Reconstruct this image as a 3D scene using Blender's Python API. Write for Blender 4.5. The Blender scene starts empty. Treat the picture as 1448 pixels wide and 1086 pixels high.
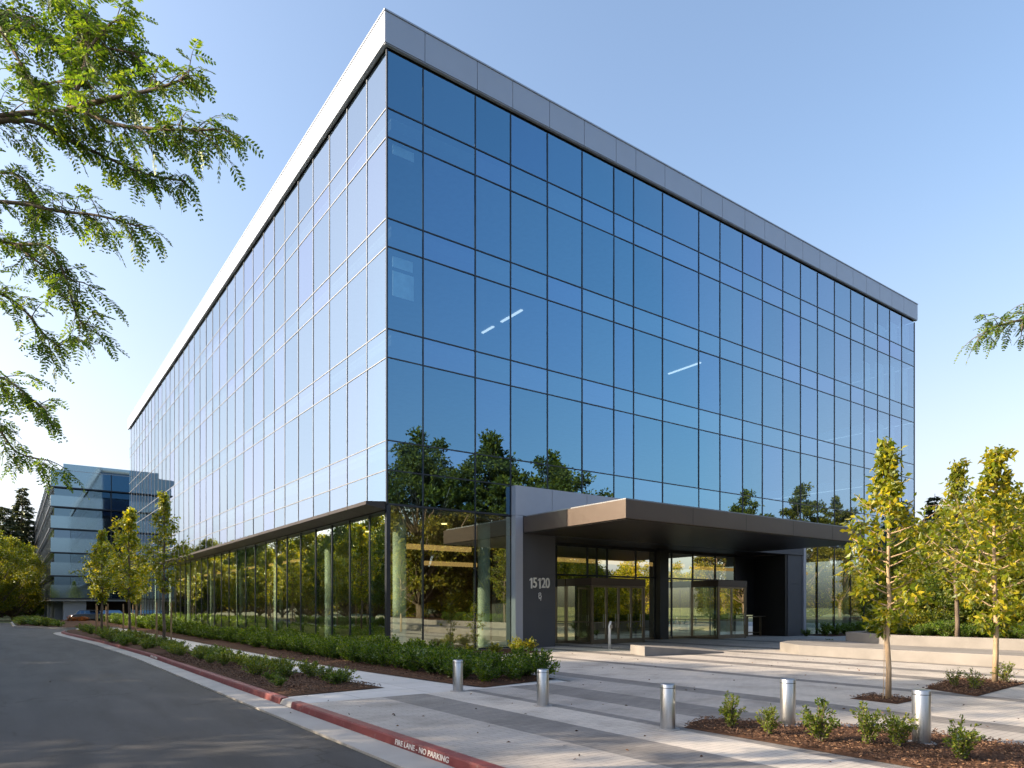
import bpy, math, random
import numpy as np
from mathutils import Vector, Matrix
R = math.radians
sc = bpy.context.scene
C = sc.collection
rnd = random.Random(7)

# ------------------------------------------------------------------ camera frame (world axes follow the building)
CAM = Vector((-11.42, -23.72, 1.75))
FWD = Vector((.5874, .8093, 0)); RGT = Vector((.8093, -.5874, 0))
def at(px, py, depth):
    """world point seen at photo pixel (1448 wide) at a given distance ahead"""
    return CAM + FWD*depth + RGT*((px-724)/977*depth) + Vector((0, 0, (858-py)/977*depth))
def gnd(px, py, z=0):
    return at(px, py, 977*(1.75-z)/(py-858))

# ------------------------------------------------------------------ mesh builder
class MB:
    def __init__(s): s.v = []; s.f = []; s.m = []
    def poly(s, pts, mi=0):
        n = len(s.v); s.v += [tuple(p) for p in pts]; s.f.append(tuple(range(n, n+len(pts)))); s.m.append(mi); return s
    def box(s, x0, x1, y0, y1, z0, z1, mi=0, skip=()):
        n = len(s.v)
        s.v += [(x0,y0,z0),(x1,y0,z0),(x1,y1,z0),(x0,y1,z0),(x0,y0,z1),(x1,y0,z1),(x1,y1,z1),(x0,y1,z1)]
        for q in ((0,3,2,1),(4,5,6,7),(0,1,5,4),(1,2,6,5),(2,3,7,6),(3,0,4,7)):
            s.f.append(tuple(n+i for i in q)); s.m.append(mi)
        return s
    def prism(s, pts, z0, z1, mi=0, ztop=None):
        n = len(s.v); k = len(pts)
        a = sum(pts[i][0]*pts[(i+1)%k][1]-pts[(i+1)%k][0]*pts[i][1] for i in range(k))
        if a < 0: pts = pts[::-1]; ztop = ztop[::-1] if ztop else None
        s.v += [(p[0],p[1],z0) for p in pts] + [(p[0],p[1],ztop[i] if ztop else z1) for i, p in enumerate(pts)]
        s.f.append(tuple(n+i for i in reversed(range(k)))); s.f.append(tuple(n+k+i for i in range(k)))
        for i in range(k): j = (i+1)%k; s.f.append((n+i,n+j,n+k+j,n+k+i))
        s.m += [mi]*(k+2); return s
    def tube(s, path, rads, seg=8, cap=True):
        path = [Vector(p) for p in path]
        if not hasattr(rads, '__len__'): rads = [rads]*len(path)
        n = len(s.v); ref = None
        for i, p in enumerate(path):
            d = (path[min(i+1,len(path)-1)]-path[max(i-1,0)]).normalized()
            if ref is None: ref = d.orthogonal().normalized()
            u = (ref - d*ref.dot(d)).normalized(); w = d.cross(u); ref = u
            for k in range(seg):
                a = 2*math.pi*k/seg
                s.v.append(tuple(p + (u*math.cos(a)+w*math.sin(a))*rads[i]))
        for i in range(len(path)-1):
            for k in range(seg):
                a = n+i*seg+k; b = n+i*seg+(k+1)%seg
                s.f.append((a,b,b+seg,a+seg)); s.m.append(0)
        if cap:
            s.f.append(tuple(n+k for k in reversed(range(seg)))); s.m.append(0)
            e = n+(len(path)-1)*seg
            s.f.append(tuple(e+k for k in range(seg))); s.m.append(0)
        return s
    def lathe(s, prof, seg=24, c=(0,0,0)):
        n = len(s.v)
        for r, z in prof:
            for k in range(seg):
                a = 2*math.pi*k/seg; s.v.append((c[0]+r*math.cos(a), c[1]+r*math.sin(a), c[2]+z))
        for i in range(len(prof)-1):
            for k in range(seg):
                a = n+i*seg+k; b = n+i*seg+(k+1)%seg
                s.f.append((a,b,b+seg,a+seg)); s.m.append(0)
        s.f.append(tuple(n+(len(prof)-1)*seg+k for k in range(seg))); s.m.append(0)
        return s
    def build(s, name, mats, parent=None, smooth=False, bevel=0):
        me = bpy.data.meshes.new(name); me.from_pydata(s.v, [], s.f)
        for m in (mats if isinstance(mats, (list, tuple)) else [mats]): me.materials.append(m)
        me.polygons.foreach_set('material_index', s.m)
        if smooth: me.polygons.foreach_set('use_smooth', [len(f) <= 4 for f in s.f])
        me.update()
        o = bpy.data.objects.new(name, me); C.objects.link(o)
        if parent is not None: o.parent = parent
        if bevel:
            b = o.modifiers.new('bevel', 'BEVEL'); b.width = bevel; b.segments = 2; b.limit_method = 'ANGLE'
        return o
def mesh_obj(name, V, F, mat, parent=None):
    """numpy quads -> object"""
    me = bpy.data.meshes.new(name)
    me.vertices.add(len(V)); me.vertices.foreach_set('co', np.asarray(V, dtype=np.float32).ravel())
    F = np.asarray(F, dtype=np.int32); k = F.shape[1]
    me.loops.add(F.size); me.loops.foreach_set('vertex_index', F.ravel())
    me.polygons.add(len(F)); me.polygons.foreach_set('loop_start', np.arange(0, F.size, k, dtype=np.int32))
    try: me.polygons.foreach_set('loop_total', np.full(len(F), k, dtype=np.int32))
    except Exception: pass
    me.materials.append(mat); me.update(calc_edges=True); me.validate()
    o = bpy.data.objects.new(name, me); C.objects.link(o)
    if parent is not None: o.parent = parent
    return o
def empty(name, loc=(0,0,0), rz=0):
    o = bpy.data.objects.new(name, None); o.empty_display_size = .3; C.objects.link(o)
    o.location = loc; o.rotation_euler = (0,0,rz); return o
def tag(o, label=None, cat=None, group=None, kind=None):
    if label: o['label'] = label
    if cat: o['category'] = cat
    if group: o['group'] = group
    if kind: o['kind'] = kind
    return o
def struct(o): o['kind'] = 'structure'; return o
def copy_tree(o, loc=None, rz=None, s=None):
    c = o.copy(); C.objects.link(c)
    for ch in o.children:
        d = ch.copy(); C.objects.link(d); d.parent = c
        for g in ch.children:
            e = g.copy(); C.objects.link(e); e.parent = d
    if loc is not None: c.location = loc
    if rz is not None: c.rotation_euler = (0,0,rz)
    if s is not None: c.scale = (s,s,s) if not hasattr(s,'__len__') else s
    return c

# ------------------------------------------------------------------ materials
def nt(name):
    m = bpy.data.materials.new(name); m.use_nodes = True
    n = m.node_tree; n.nodes.clear()
    out = n.nodes.new('ShaderNodeOutputMaterial')
    return m, n, out
def N(n, t, **k):
    x = n.nodes.new(t)
    for a, b in k.items(): setattr(x, a, b)
    return x
def L(n, a, b): n.links.new(a, b)
def pos(n, scale=(1,1,1), rot=(0,0,0), obj=False):
    if obj: src = N(n, 'ShaderNodeTexCoord').outputs['Object']
    else: src = N(n, 'ShaderNodeNewGeometry').outputs['Position']
    mp = N(n, 'ShaderNodeMapping'); mp.inputs['Scale'].default_value = scale; mp.inputs['Rotation'].default_value = rot
    L(n, src, mp.inputs['Vector']); return mp.outputs[0]
def ramp(n, fac, stops):
    r = N(n, 'ShaderNodeValToRGB'); e = r.color_ramp.elements
    while len(e) < len(stops): e.new(.5)
    for i, (p, c) in enumerate(stops): e[i].position = p; e[i].color = (c[0],c[1],c[2],1)
    L(n, fac, r.inputs[0]); return r.outputs[0]
def noise(n, vec, scale, detail=4, rough=.55):
    x = N(n, 'ShaderNodeTexNoise'); x.inputs['Scale'].default_value = scale; x.inputs['Detail'].default_value = detail
    x.inputs['Roughness'].default_value = rough; L(n, vec, x.inputs['Vector']); return x.outputs['Fac']
def mixc(n, fac, a, b, mode='MIX'):
    x = N(n, 'ShaderNodeMix', data_type='RGBA', blend_type=mode)
    for i, v in ((0, fac), (6, a), (7, b)):
        if hasattr(v, 'links') or hasattr(v, 'is_linked'): L(n, v, x.inputs[i])
        else: x.inputs[i].default_value = v if i == 0 else (v[0],v[1],v[2],1)
    return x.outputs[2]
def bump(n, h, strength, dist=.01):
    b = N(n, 'ShaderNodeBump'); b.inputs['Strength'].default_value = strength; b.inputs['Distance'].default_value = dist
    L(n, h, b.inputs['Height']); return b.outputs[0]
def pmat(name, col, rough=.6, metal=0, var=.12, sc_=3, bmp=0, bsc=60, obj=False, spec=.5, stretch=(1,1,1)):
    m, n, out = nt(name); p = N(n, 'ShaderNodeBsdfPrincipled'); v = pos(n, stretch, obj=obj)
    a = [c*(1-var) for c in col]; b = [min(1,c*(1+var)) for c in col]
    L(n, ramp(n, noise(n, v, sc_), [(.3,a),(.7,b)]), p.inputs['Base Color'])
    p.inputs['Metallic'].default_value = metal; p.inputs['Specular IOR Level'].default_value = spec
    r = N(n, 'ShaderNodeMapRange'); r.inputs[3].default_value = max(.02,rough-.08); r.inputs[4].default_value = rough+.08
    L(n, noise(n, v, sc_*4), r.inputs[0]); L(n, r.outputs[0], p.inputs['Roughness'])
    if bmp: L(n, bump(n, noise(n, v, bsc, 6), bmp), p.inputs['Normal'])
    L(n, p.outputs[0], out.inputs[0]); return m
def emat(name, col, st):
    m, n, out = nt(name); e = N(n, 'ShaderNodeEmission'); e.inputs[0].default_value = (*col,1); e.inputs[1].default_value = st
    L(n, e.outputs[0], out.inputs[0]); return m
def leafmat(name, c1, c2, c3, transl=.45, sheen=.25):
    """c1 darker, c2 mid, c3 yellower; thin leaves that let light through"""
    m, n, out = nt(name)
    g = N(n, 'ShaderNodeNewGeometry')
    col = ramp(n, g.outputs['Random Per Island'], [(0,c1),(.55,c2),(1,c3)])
    clump = ramp(n, noise(n, pos(n), 1.3, 2), [(.35,(.72,.78,.8)),(.65,(1.15,1.1,1))])
    col = mixc(n, 1, col, clump, 'MULTIPLY')
    d = N(n, 'ShaderNodeBsdfDiffuse'); t = N(n, 'ShaderNodeBsdfTranslucent'); gl = N(n, 'ShaderNodeBsdfGlossy')
    gl.inputs['Roughness'].default_value = .55; gl.inputs[0].default_value = (.6,.66,.55,1)
    L(n, col, d.inputs[0]); L(n, mixc(n, 1, col, (1.9,1.75,.7), 'MULTIPLY'), t.inputs[0])
    m1 = N(n, 'ShaderNodeMixShader'); m1.inputs[0].default_value = transl; L(n, d.outputs[0], m1.inputs[1]); L(n, t.outputs[0], m1.inputs[2])
    lw = N(n, 'ShaderNodeFresnel'); lw.inputs[0].default_value = 1.35
    mm = N(n, 'ShaderNodeMath', operation='MULTIPLY'); mm.inputs[1].default_value = sheen*2; L(n, lw.outputs[0], mm.inputs[0])
    m2 = N(n, 'ShaderNodeMixShader'); L(n, mm.outputs[0], m2.inputs[0]); L(n, m1.outputs[0], m2.inputs[1]); L(n, gl.outputs[0], m2.inputs[2])
    L(n, m2.outputs[0], out.inputs[0]); return m
def glassmat(name, stops, T, rough=0.0, wav=.0):
    """coated glass: mirror-like reflection growing with angle, plus tinted see-through"""
    m, n, out = nt(name)
    lw = N(n, 'ShaderNodeLayerWeight'); lw.inputs[0].default_value = .5
    col = ramp(n, lw.outputs['Facing'], stops)
    gi = N(n, 'ShaderNodeNewGeometry'); oi = N(n, 'ShaderNodeObjectInfo'); ad = N(n, 'ShaderNodeMath', operation='ADD'); fr = N(n, 'ShaderNodeMath', operation='FRACT')
    L(n, gi.outputs['Random Per Island'], ad.inputs[0]); L(n, oi.outputs['Random'], ad.inputs[1]); L(n, ad.outputs[0], fr.inputs[0])
    col = mixc(n, 1, col, ramp(n, fr.outputs[0], [(0,(.90,.93,.95)),(.5,(1,1,1)),(1,(1.0,.97,1.05))]), 'MULTIPLY')
    g = N(n, 'ShaderNodeBsdfGlossy'); g.inputs['Roughness'].default_value = rough; L(n, col, g.inputs[0])
    if wav:
        nb = bump(n, noise(n, pos(n), .55, 2), wav, .02); L(n, nb, g.inputs['Normal'])
    if T is None: s2 = N(n, 'ShaderNodeBsdfDiffuse'); s2.inputs[0].default_value = (.012,.016,.02,1)
    else: s2 = N(n, 'ShaderNodeBsdfTransparent'); s2.inputs[0].default_value = (*T,1)
    a = N(n, 'ShaderNodeAddShader'); L(n, g.outputs[0], a.inputs[0]); L(n, s2.outputs[0], a.inputs[1])
    L(n, a.outputs[0], out.inputs[0]); return m

M = {}
M['glass'] = glassmat('coated_blue_glass', [(0,(.09,.19,.30)),(.38,(.135,.275,.375)),(.62,(.30,.36,.425)),(.85,(.48,.52,.56)),(1,(1,1,1))], (.24,.31,.34), wav=.035)
M['spandrel'] = glassmat('spandrel_glass', [(0,(.10,.20,.32)),(.38,(.15,.295,.40)),(.62,(.31,.37,.435)),(.85,(.48,.52,.56)),(1,(1,1,1))], (.15,.2,.22), wav=.035)
M['clear'] = glassmat('clear_green_glass', [(0,(.28,.31,.26)),(.38,(.38,.42,.35)),(.62,(.58,.62,.52)),(.85,(.75,.78,.72)),(1,(1,1,1))], (.38,.44,.38), wav=.03)
M['door_glass'] = glassmat('door_glass', [(0,(.6,.6,.46)),(.38,(.7,.7,.54)),(.62,(.76,.76,.62)),(1,(1,1,1))], (.3,.34,.27), wav=.02)
M['far_glass'] = glassmat('far_glass', [(0,(.11,.18,.24)),(.45,(.17,.25,.32)),(.75,(.6,.62,.64)),(1,(1,1,1))], None, wav=.05)
M['far_band'] = glassmat('far_band_glass', [(0,(.2,.3,.37)),(.45,(.27,.38,.45)),(.75,(.62,.64,.66)),(1,(1,1,1))], None, rough=.06)
M['mullion'] = pmat('dark_mullion', (.035,.04,.05), .35, .6, obj=True)
M['mullion_lt'] = pmat('grey_mullion', (.20,.215,.235), .45, .2)
M['fascia'] = pmat('silver_metal_panel', (.33,.37,.44), .42, .3, var=.03, sc_=.8)
M['gap'] = pmat('dark_gap', (.012,.012,.014), .6)
M['frame_metal'] = pmat('portal_metal', (.36,.38,.44), .38, .3, var=.03)
M['charcoal'] = pmat('charcoal_panel', (.065,.068,.078), .55, .1, var=.05, sc_=1.5)
M['black'] = pmat('black_panel', (.012,.012,.013), .5)
M['bronze'] = pmat('bronze_panel', (.088,.066,.052), .42, .3, var=.05, sc_=1.2)
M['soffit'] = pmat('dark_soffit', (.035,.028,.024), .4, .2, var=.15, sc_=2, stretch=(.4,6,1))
M['bronze_frame'] = pmat('bronze_door_frame', (.22,.18,.13), .35, .7)
M['steel'] = pmat('brushed_steel', (.44,.45,.47), .3, .95, var=.06, sc_=4, obj=True, stretch=(30,30,.6))
M['white_metal'] = pmat('pale_metal', (.7,.69,.66), .4, .3)
M['concrete'] = pmat('concrete', (.29,.28,.268), .8, 0, var=.12, sc_=1.6, bmp=.25, bsc=90)
M['col_int'] = pmat('pale_column', (.5,.55,.5), .6)
M['wood'] = pmat('brown_wall', (.07,.042,.024), .6, var=.25, sc_=2, stretch=(6,6,.5))
M['dark_int'] = pmat('dark_interior', (.03,.028,.025), .8)
M['conc_lo'] = pmat('shaded_concrete', (.2,.19,.18), .85, 0, var=.16, sc_=1.1, bmp=.3, bsc=80)  # darker copy of concrete: shade the low walls lack is put into colour
M['floor_int'] = pmat('interior_floor', (.16,.14,.11), .35)
M['ceil'] = pmat('ceiling_grey', (.16,.16,.15), .8)
M['blind'] = pmat('pale_blind', (.75,.8,.8), .7)
M['warm'] = emat('warm_cove_light', (1,.56,.2), .34)
M['cool'] = emat('office_light', (1,.97,.9), .8)
M['warm_pt'] = emat('warm_lamp', (1,.75,.35), 2.5)
M['bark'] = pmat('bark', (.12,.09,.065), .9, var=.35, sc_=9, bmp=.8, bsc=25, obj=True, stretch=(1,1,.25))
M['bark_pale'] = pmat('pale_bark', (.33,.24,.15), .8, var=.3, sc_=9, bmp=.5, bsc=30, obj=True, stretch=(1,1,.35))
M['stake'] = pmat('stake_wood', (.26,.17,.09), .8, var=.25, obj=True)
M['lf_yel'] = leafmat('yellow_green_leaf', (.09,.14,.013), (.23,.26,.02), (.46,.38,.03), .5, .12)
M['lf_street'] = leafmat('street_leaf', (.08,.12,.015), (.18,.21,.02), (.34,.3,.025), .5, .12)
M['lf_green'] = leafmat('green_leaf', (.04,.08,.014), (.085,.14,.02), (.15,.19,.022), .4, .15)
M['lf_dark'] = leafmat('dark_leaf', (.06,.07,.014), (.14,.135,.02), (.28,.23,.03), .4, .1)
M['lf_conif'] = leafmat('conifer_leaf', (.018,.03,.014), (.035,.05,.02), (.06,.07,.03), .2, .15)
M['lf_locust'] = leafmat('locust_leaf', (.045,.10,.016), (.09,.165,.022), (.19,.26,.03), .5, .08)
M['lf_hedge'] = leafmat('hedge_leaf', (.035,.08,.012), (.08,.15,.016), (.17,.23,.022), .4, .12)
M['lf_shrub'] = leafmat('shrub_leaf', (.05,.09,.015), (.12,.18,.025), (.24,.25,.04), .4, .12)
M['lf_grass'] = leafmat('lawn_blade', (.05,.09,.015), (.10,.15,.02), (.16,.18,.03), .3, .2)
M['red'] = None
def redmat():
    m, n, out = nt('red_kerb_paint'); p = N(n, 'ShaderNodeBsdfPrincipled'); v = pos(n)
    wear = ramp(n, noise(n, v, 7, 8, .7), [(.56,(0,0,0)),(.66,(1,1,1))])
    c = ramp(n, noise(n, v, 1.4), [(.3,(.115,.018,.02)),(.7,(.17,.032,.032))])
    wf = N(n, 'ShaderNodeMath', operation='MULTIPLY'); wf.inputs[1].default_value = .55; L(n, wear, wf.inputs[0])
    L(n, mixc(n, wf.outputs[0], c, (.2,.14,.13)), p.inputs['Base Color'])
    p.inputs['Roughness'].default_value = .7; L(n, bump(n, noise(n, v, 60, 5), .3), p.inputs['Normal'])
    L(n, p.outputs[0], out.inputs[0]); return m
M['red'] = redmat()
def asphalt():
    m, n, out = nt('asphalt'); p = N(n, 'ShaderNodeBsdfPrincipled'); v = pos(n)
    big = ramp(n, noise(n, pos(n, (1,.35,1)), .5, 4), [(.3,(.019,.02,.024)),(.7,(.034,.035,.039))])
    grain = ramp(n, noise(n, v, 75, 3, .85), [(.35,(.5,.5,.51)),(.52,(1,1,1)),(.68,(2.3,2.2,2.1))])
    c = mixc(n, 1, big, grain, 'MULTIPLY')
    vo = N(n, 'ShaderNodeTexVoronoi', feature='DISTANCE_TO_EDGE'); vo.inputs['Scale'].default_value = .42
    wv = N(n, 'ShaderNodeVectorMath', operation='ADD'); nz = N(n, 'ShaderNodeTexNoise'); nz.inputs['Scale'].default_value = 1.6; nz.inputs['Detail'].default_value = 6
    L(n, v, nz.inputs['Vector']); L(n, v, wv.inputs[0]); L(n, nz.outputs['Color'], wv.inputs[1]); L(n, wv.outputs[0], vo.inputs['Vector'])
    crack = ramp(n, vo.outputs['Distance'], [(0,(.3,.3,.3)),(.006,(.45,.45,.45)),(.013,(1,1,1))])
    cm = ramp(n, noise(n, v, .35, 2), [(.44,(0,0,0)),(.54,(1,1,1))])
    c = mixc(n, cm, c, mixc(n, 1, c, crack, 'MULTIPLY'))
    stain = ramp(n, noise(n, pos(n, (1.4,.22,1)), 1.1, 5, .6), [(.36,(.6,.6,.62)),(.5,(1,1,1)),(.64,(1.3,1.28,1.24))])
    c = mixc(n, 1, c, stain, 'MULTIPLY')
    L(n, c, p.inputs['Base Color']); p.inputs['Roughness'].default_value = .82
    L(n, bump(n, noise(n, v, 160, 4, .8), .7, .006), p.inputs['Normal'])
    L(n, p.outputs[0], out.inputs[0]); return m
M['asphalt'] = asphalt()
def paver(name, a, b):
    m, n, out = nt(name); p = N(n, 'ShaderNodeBsdfPrincipled')
    br = N(n, 'ShaderNodeTexBrick'); br.inputs['Scale'].default_value = 1; br.inputs['Brick Width'].default_value = .3
    br.inputs['Row Height'].default_value = .1; br.inputs['Mortar Size'].default_value = .004; br.inputs['Mortar Smooth'].default_value = .3
    br.inputs['Color1'].default_value = (*a,1); br.inputs['Color2'].default_value = (*b,1)
    br.inputs['Mortar'].default_value = (a[0]*.45,a[1]*.45,a[2]*.45,1)
    v = pos(n); L(n, v, br.inputs['Vector'])
    st = ramp(n, noise(n, v, .9, 6, .6), [(.3,(.68,.67,.66)),(.5,(.98,.98,.98)),(.7,(1.1,1.1,1.1))])
    fine = ramp(n, noise(n, v, 70, 3, .7), [(.3,(.88,.88,.88)),(.7,(1.1,1.1,1.1))])
    L(n, mixc(n, 1, mixc(n, 1, br.outputs[0], st, 'MULTIPLY'), fine, 'MULTIPLY'), p.inputs['Base Color'])
    p.inputs['Roughness'].default_value = .75
    L(n, bump(n, br.outputs['Fac'], -.5, .006), p.inputs['Normal'])
    L(n, p.outputs[0], out.inputs[0]); return m
M['pv_light'] = paver('light_paver', (.40,.375,.345), (.44,.41,.375))
M['pv_mid'] = paver('mid_paver', (.29,.275,.26), (.33,.31,.29))
M['pv_dark'] = paver('dark_paver', (.15,.143,.14), (.19,.18,.172))
def slabwalk():
    m, n, out = nt('concrete_walk'); p = N(n, 'ShaderNodeBsdfPrincipled')
    br = N(n, 'ShaderNodeTexBrick'); br.offset = 0; br.inputs['Scale'].default_value = 1; br.inputs['Brick Width'].default_value = 1.5
    br.inputs['Row Height'].default_value = 1.5; br.inputs['Mortar Size'].default_value = .008
    br.inputs['Color1'].default_value = (.42,.42,.42,1); br.inputs['Color2'].default_value = (.46,.455,.45,1); br.inputs['Mortar'].default_value = (.2,.2,.2,1)
    v = pos(n); L(n, v, br.inputs['Vector'])
    st = ramp(n, noise(n, v, 1.2, 6, .65), [(.3,(.86,.86,.86)),(.7,(1.08,1.08,1.08))])
    L(n, mixc(n, 1, br.outputs[0], st, 'MULTIPLY'), p.inputs['Base Color']); p.inputs['Roughness'].default_value = .8
    L(n, bump(n, br.outputs['Fac'], -.5, .008), p.inputs['Normal'])
    L(n, p.outputs[0], out.inputs[0]); return m
M['walk'] = slabwalk()
M['mulch'] = pmat('mulch', (.07,.038,.024), .95, var=.5, sc_=22, bmp=1.0, bsc=45, spec=.1)
def chipm():
    m, n, out = nt('wood_chip'); p = N(n, 'ShaderNodeBsdfPrincipled'); g = N(n, 'ShaderNodeNewGeometry')
    L(n, ramp(n, g.outputs['Random Per Island'], [(0,(.035,.018,.012)),(.5,(.10,.05,.028)),(1,(.22,.13,.075))]), p.inputs['Base Color'])
    p.inputs['Roughness'].default_value = .9; L(n, p.outputs[0], out.inputs[0]); return m
M['chip'] = chipm()
M['lawn'] = pmat('lawn_ground', (.07,.085,.03), .95, var=.35, sc_=1.2, bmp=.6, bsc=30)
M['letter'] = pmat('white_paint', (.62,.6,.57), .6, var=.2, sc_=30)
M['number'] = pmat('brushed_number', (.75,.73,.68), .4, .3)

# ------------------------------------------------------------------ foliage helpers
def leaf_arrays(cen, dirs, ln, wd, seed=0, fold=.25):
    """rhombic leaves (quads), bent along the middle"""
    rs = np.random.RandomState(seed); n = len(cen); cen = np.asarray(cen); dirs = np.asarray(dirs, dtype=float)
    dirs /= np.linalg.norm(dirs, axis=1)[:,None]+1e-9
    r = rs.normal(size=(n,3)); side = np.cross(dirs, r); side /= np.linalg.norm(side, axis=1)[:,None]+1e-9
    up = np.cross(side, dirs)
    ln = ln*rs.uniform(.65,1.25,(n,1)); wd = wd*rs.uniform(.7,1.2,(n,1))
    v = np.empty((n,4,3)); v[:,0] = cen
    v[:,1] = cen+dirs*ln*.45+side*wd*.5+up*wd*fold
    v[:,2] = cen+dirs*ln-up*ln*.12
    v[:,3] = cen+dirs*ln*.45-side*wd*.5+up*wd*fold
    f = np.arange(n*4).reshape(n,4)
    return v.reshape(-1,3), f
def rv(r, s=1): return Vector((r.gauss(0,s), r.gauss(0,s), r.gauss(0,s)))
def bez(p0, p1, p2, n=6):
    return [p0*(1-t)**2+p1*2*t*(1-t)+p2*t*t for t in [i/n for i in range(n+1)]]

def sapling(name, h, crown_r, crown_z, nbr, nleaf, leaf, lmat, bark, seed, trunk_r=.05, widest=.35, lw=.5, stakes=0, top_pow=1.25, lean=.0):
    """young tree: straight slender trunk, ascending limbs carrying leaves"""
    r = random.Random(seed); root = empty(name)
    tr = MB(); pts = [Vector((r.gauss(0,.012)*h*.3*(i>0)+lean*i/8*h, r.gauss(0,.012)*h*.3*(i>0), h*i/8)) for i in range(9)]
    tr.tube(pts, [trunk_r*(1-.85*i/8)+.004 for i in range(9)], 9)
    cen = []; dr = []
    def tp(z):
        u = max(0,min(7.999,z/h*8)); i = int(u); return pts[i].lerp(pts[i+1], u-i)
    per = max(4, nleaf//nbr)
    for b in range(nbr):
        u = (b+r.random())/nbr; z = crown_z+(h-crown_z)*u*.98
        w = (u/widest)**.6 if u < widest else ((1-u)/(1-widest))**top_pow
        ln = crown_r*max(.12,w)*r.choice((.45,.75,.9,1.05,1.3))*r.uniform(.85,1.12); a = b*2.4+r.gauss(0,.4)
        p0 = tp(z); o = Vector((math.cos(a),math.sin(a),0))
        rise = r.uniform(.35,.9)
        p2 = p0+o*ln+Vector((0,0,ln*rise)); p1 = p0+o*ln*.55+Vector((0,0,ln*rise*.25))
        br = bez(p0,p1,p2,5); r0 = trunk_r*(1-.8*z/h)*.38+.003
        tr.tube(br, [r0*(1-.8*i/5)+.002 for i in range(6)], 5)
        subs = [br]
        for k in range(2+int(ln*2.5)):
            t = r.uniform(.25,.9); i = int(t*5); q = br[i].lerp(br[min(5,i+1)], t*5-i)
            d = (o+rv(r,.7)+Vector((0,0,.2))).normalized()*ln*r.uniform(.25,.5)
            s_ = bez(q, q+d*.5+Vector((0,0,.06)), q+d-Vector((0,0,ln*.06)), 3)
            tr.tube(s_, [.006*(1+ln*.3),.005,.004,.002], 4); subs.append(s_)
        for k in range(per):
            s_ = r.choice(subs); t = r.random()**.7*(len(s_)-1.001); i = int(t); q = s_[i].lerp(s_[i+1], t-i)
            q = q+rv(r, leaf*.45); d = (s_[i+1]-s_[i]).normalized()*.6+rv(r,.55)+Vector((0,0,-.35))
            cen.append(q); dr.append(d)
    if stakes:
        for k in range(stakes):
            a = k*2*math.pi/stakes+.5; sx, sy = math.cos(a)*.36, math.sin(a)*.36
            s_ = MB().tube([(sx,sy,-.05),(sx,sy,1.9)], .035, 8)
            s_.build('stake', M['stake'], root)
            MB().tube([(sx,sy,1.5),(0,0,1.52)], .012, 5).build('tie', M['black'], root)
    tr.build('trunk', bark, root, smooth=True)
    v, f = leaf_arrays([tuple(c) for c in cen],[tuple(d) for d in dr], leaf, leaf*lw, seed)
    mesh_obj('crown', v, f, lmat, root)
    return root

def bigtree(name, h, cr, cz, nclump, per, leaf, lmat, seed, trunk_r=.22, squash=1.0, open_=.0, ck=.26, jag=0):
    """broad tree: forking limbs that each carry leaf clumps"""
    r = random.Random(seed); rs = np.random.RandomState(seed); root = empty(name); tr = MB()
    fork = cz*r.uniform(.8,1.05)
    pts = [Vector((r.gauss(0,.08)*(i>0),r.gauss(0,.08)*(i>0),fork*i/3)) for i in range(4)]
    lead = pts+[Vector((r.gauss(0,.25),r.gauss(0,.25),fork+(h*.93-fork)*i/4)) for i in range(1,5)]
    tr.tube(lead, [trunk_r*(1.15-.14*i) for i in range(8)], 9)
    C_ = []; D_ = []
    for k in range(nclump):
        u = (k+.5)/nclump; z = cz+(h-cz)*(u*.96)
        prof = math.sin(math.pi*min(1,(u*.86+.16)))**.62
        a = k*2.399+r.gauss(0,.3); rr = cr*prof*r.uniform(.45,1.05)*(1+jag*max(0,r.gauss(0,.5)))
        c = Vector((math.cos(a)*rr,math.sin(a)*rr,z+r.gauss(0,.3+jag*.9)))
        zz = max(fork*.8, z-rr*.7-.3); i = min(6,max(0,int(zz/h*7.2))); p0 = lead[i].lerp(lead[min(7,i+1)],.5)
        b = bez(p0, p0.lerp(c,.5)+Vector((0,0,-.1*rr)), c, 5)
        tr.tube(b, [trunk_r*.33*(1-.8*j/5)+.012 for j in range(6)], 5)
        cs = (ck*cr+.25)*r.uniform(.7,1.25)*(1-open_*.35)
        # leaves gather on a shell of the clump, fewer inside
        p = rs.normal(size=(per,3)); p /= np.linalg.norm(p,axis=1)[:,None]; p *= (rs.uniform(.15,1,(per,1))**.5)*cs
        p *= (1+.35*np.sin(p[:,[1,2,0]]*9/cs)); p[:,2] *= .72*squash
        C_.append(p+np.array(c)); D_.append(p/cs+rs.normal(size=(per,3))*.7+np.array([0,0,-.15]))
    tr.build('trunk', M['bark'], root, smooth=True)
    v, f = leaf_arrays(np.concatenate(C_), np.concatenate(D_), leaf, leaf*.6, seed)
    mesh_obj('crown', v, f, lmat, root)
    return root

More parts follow.
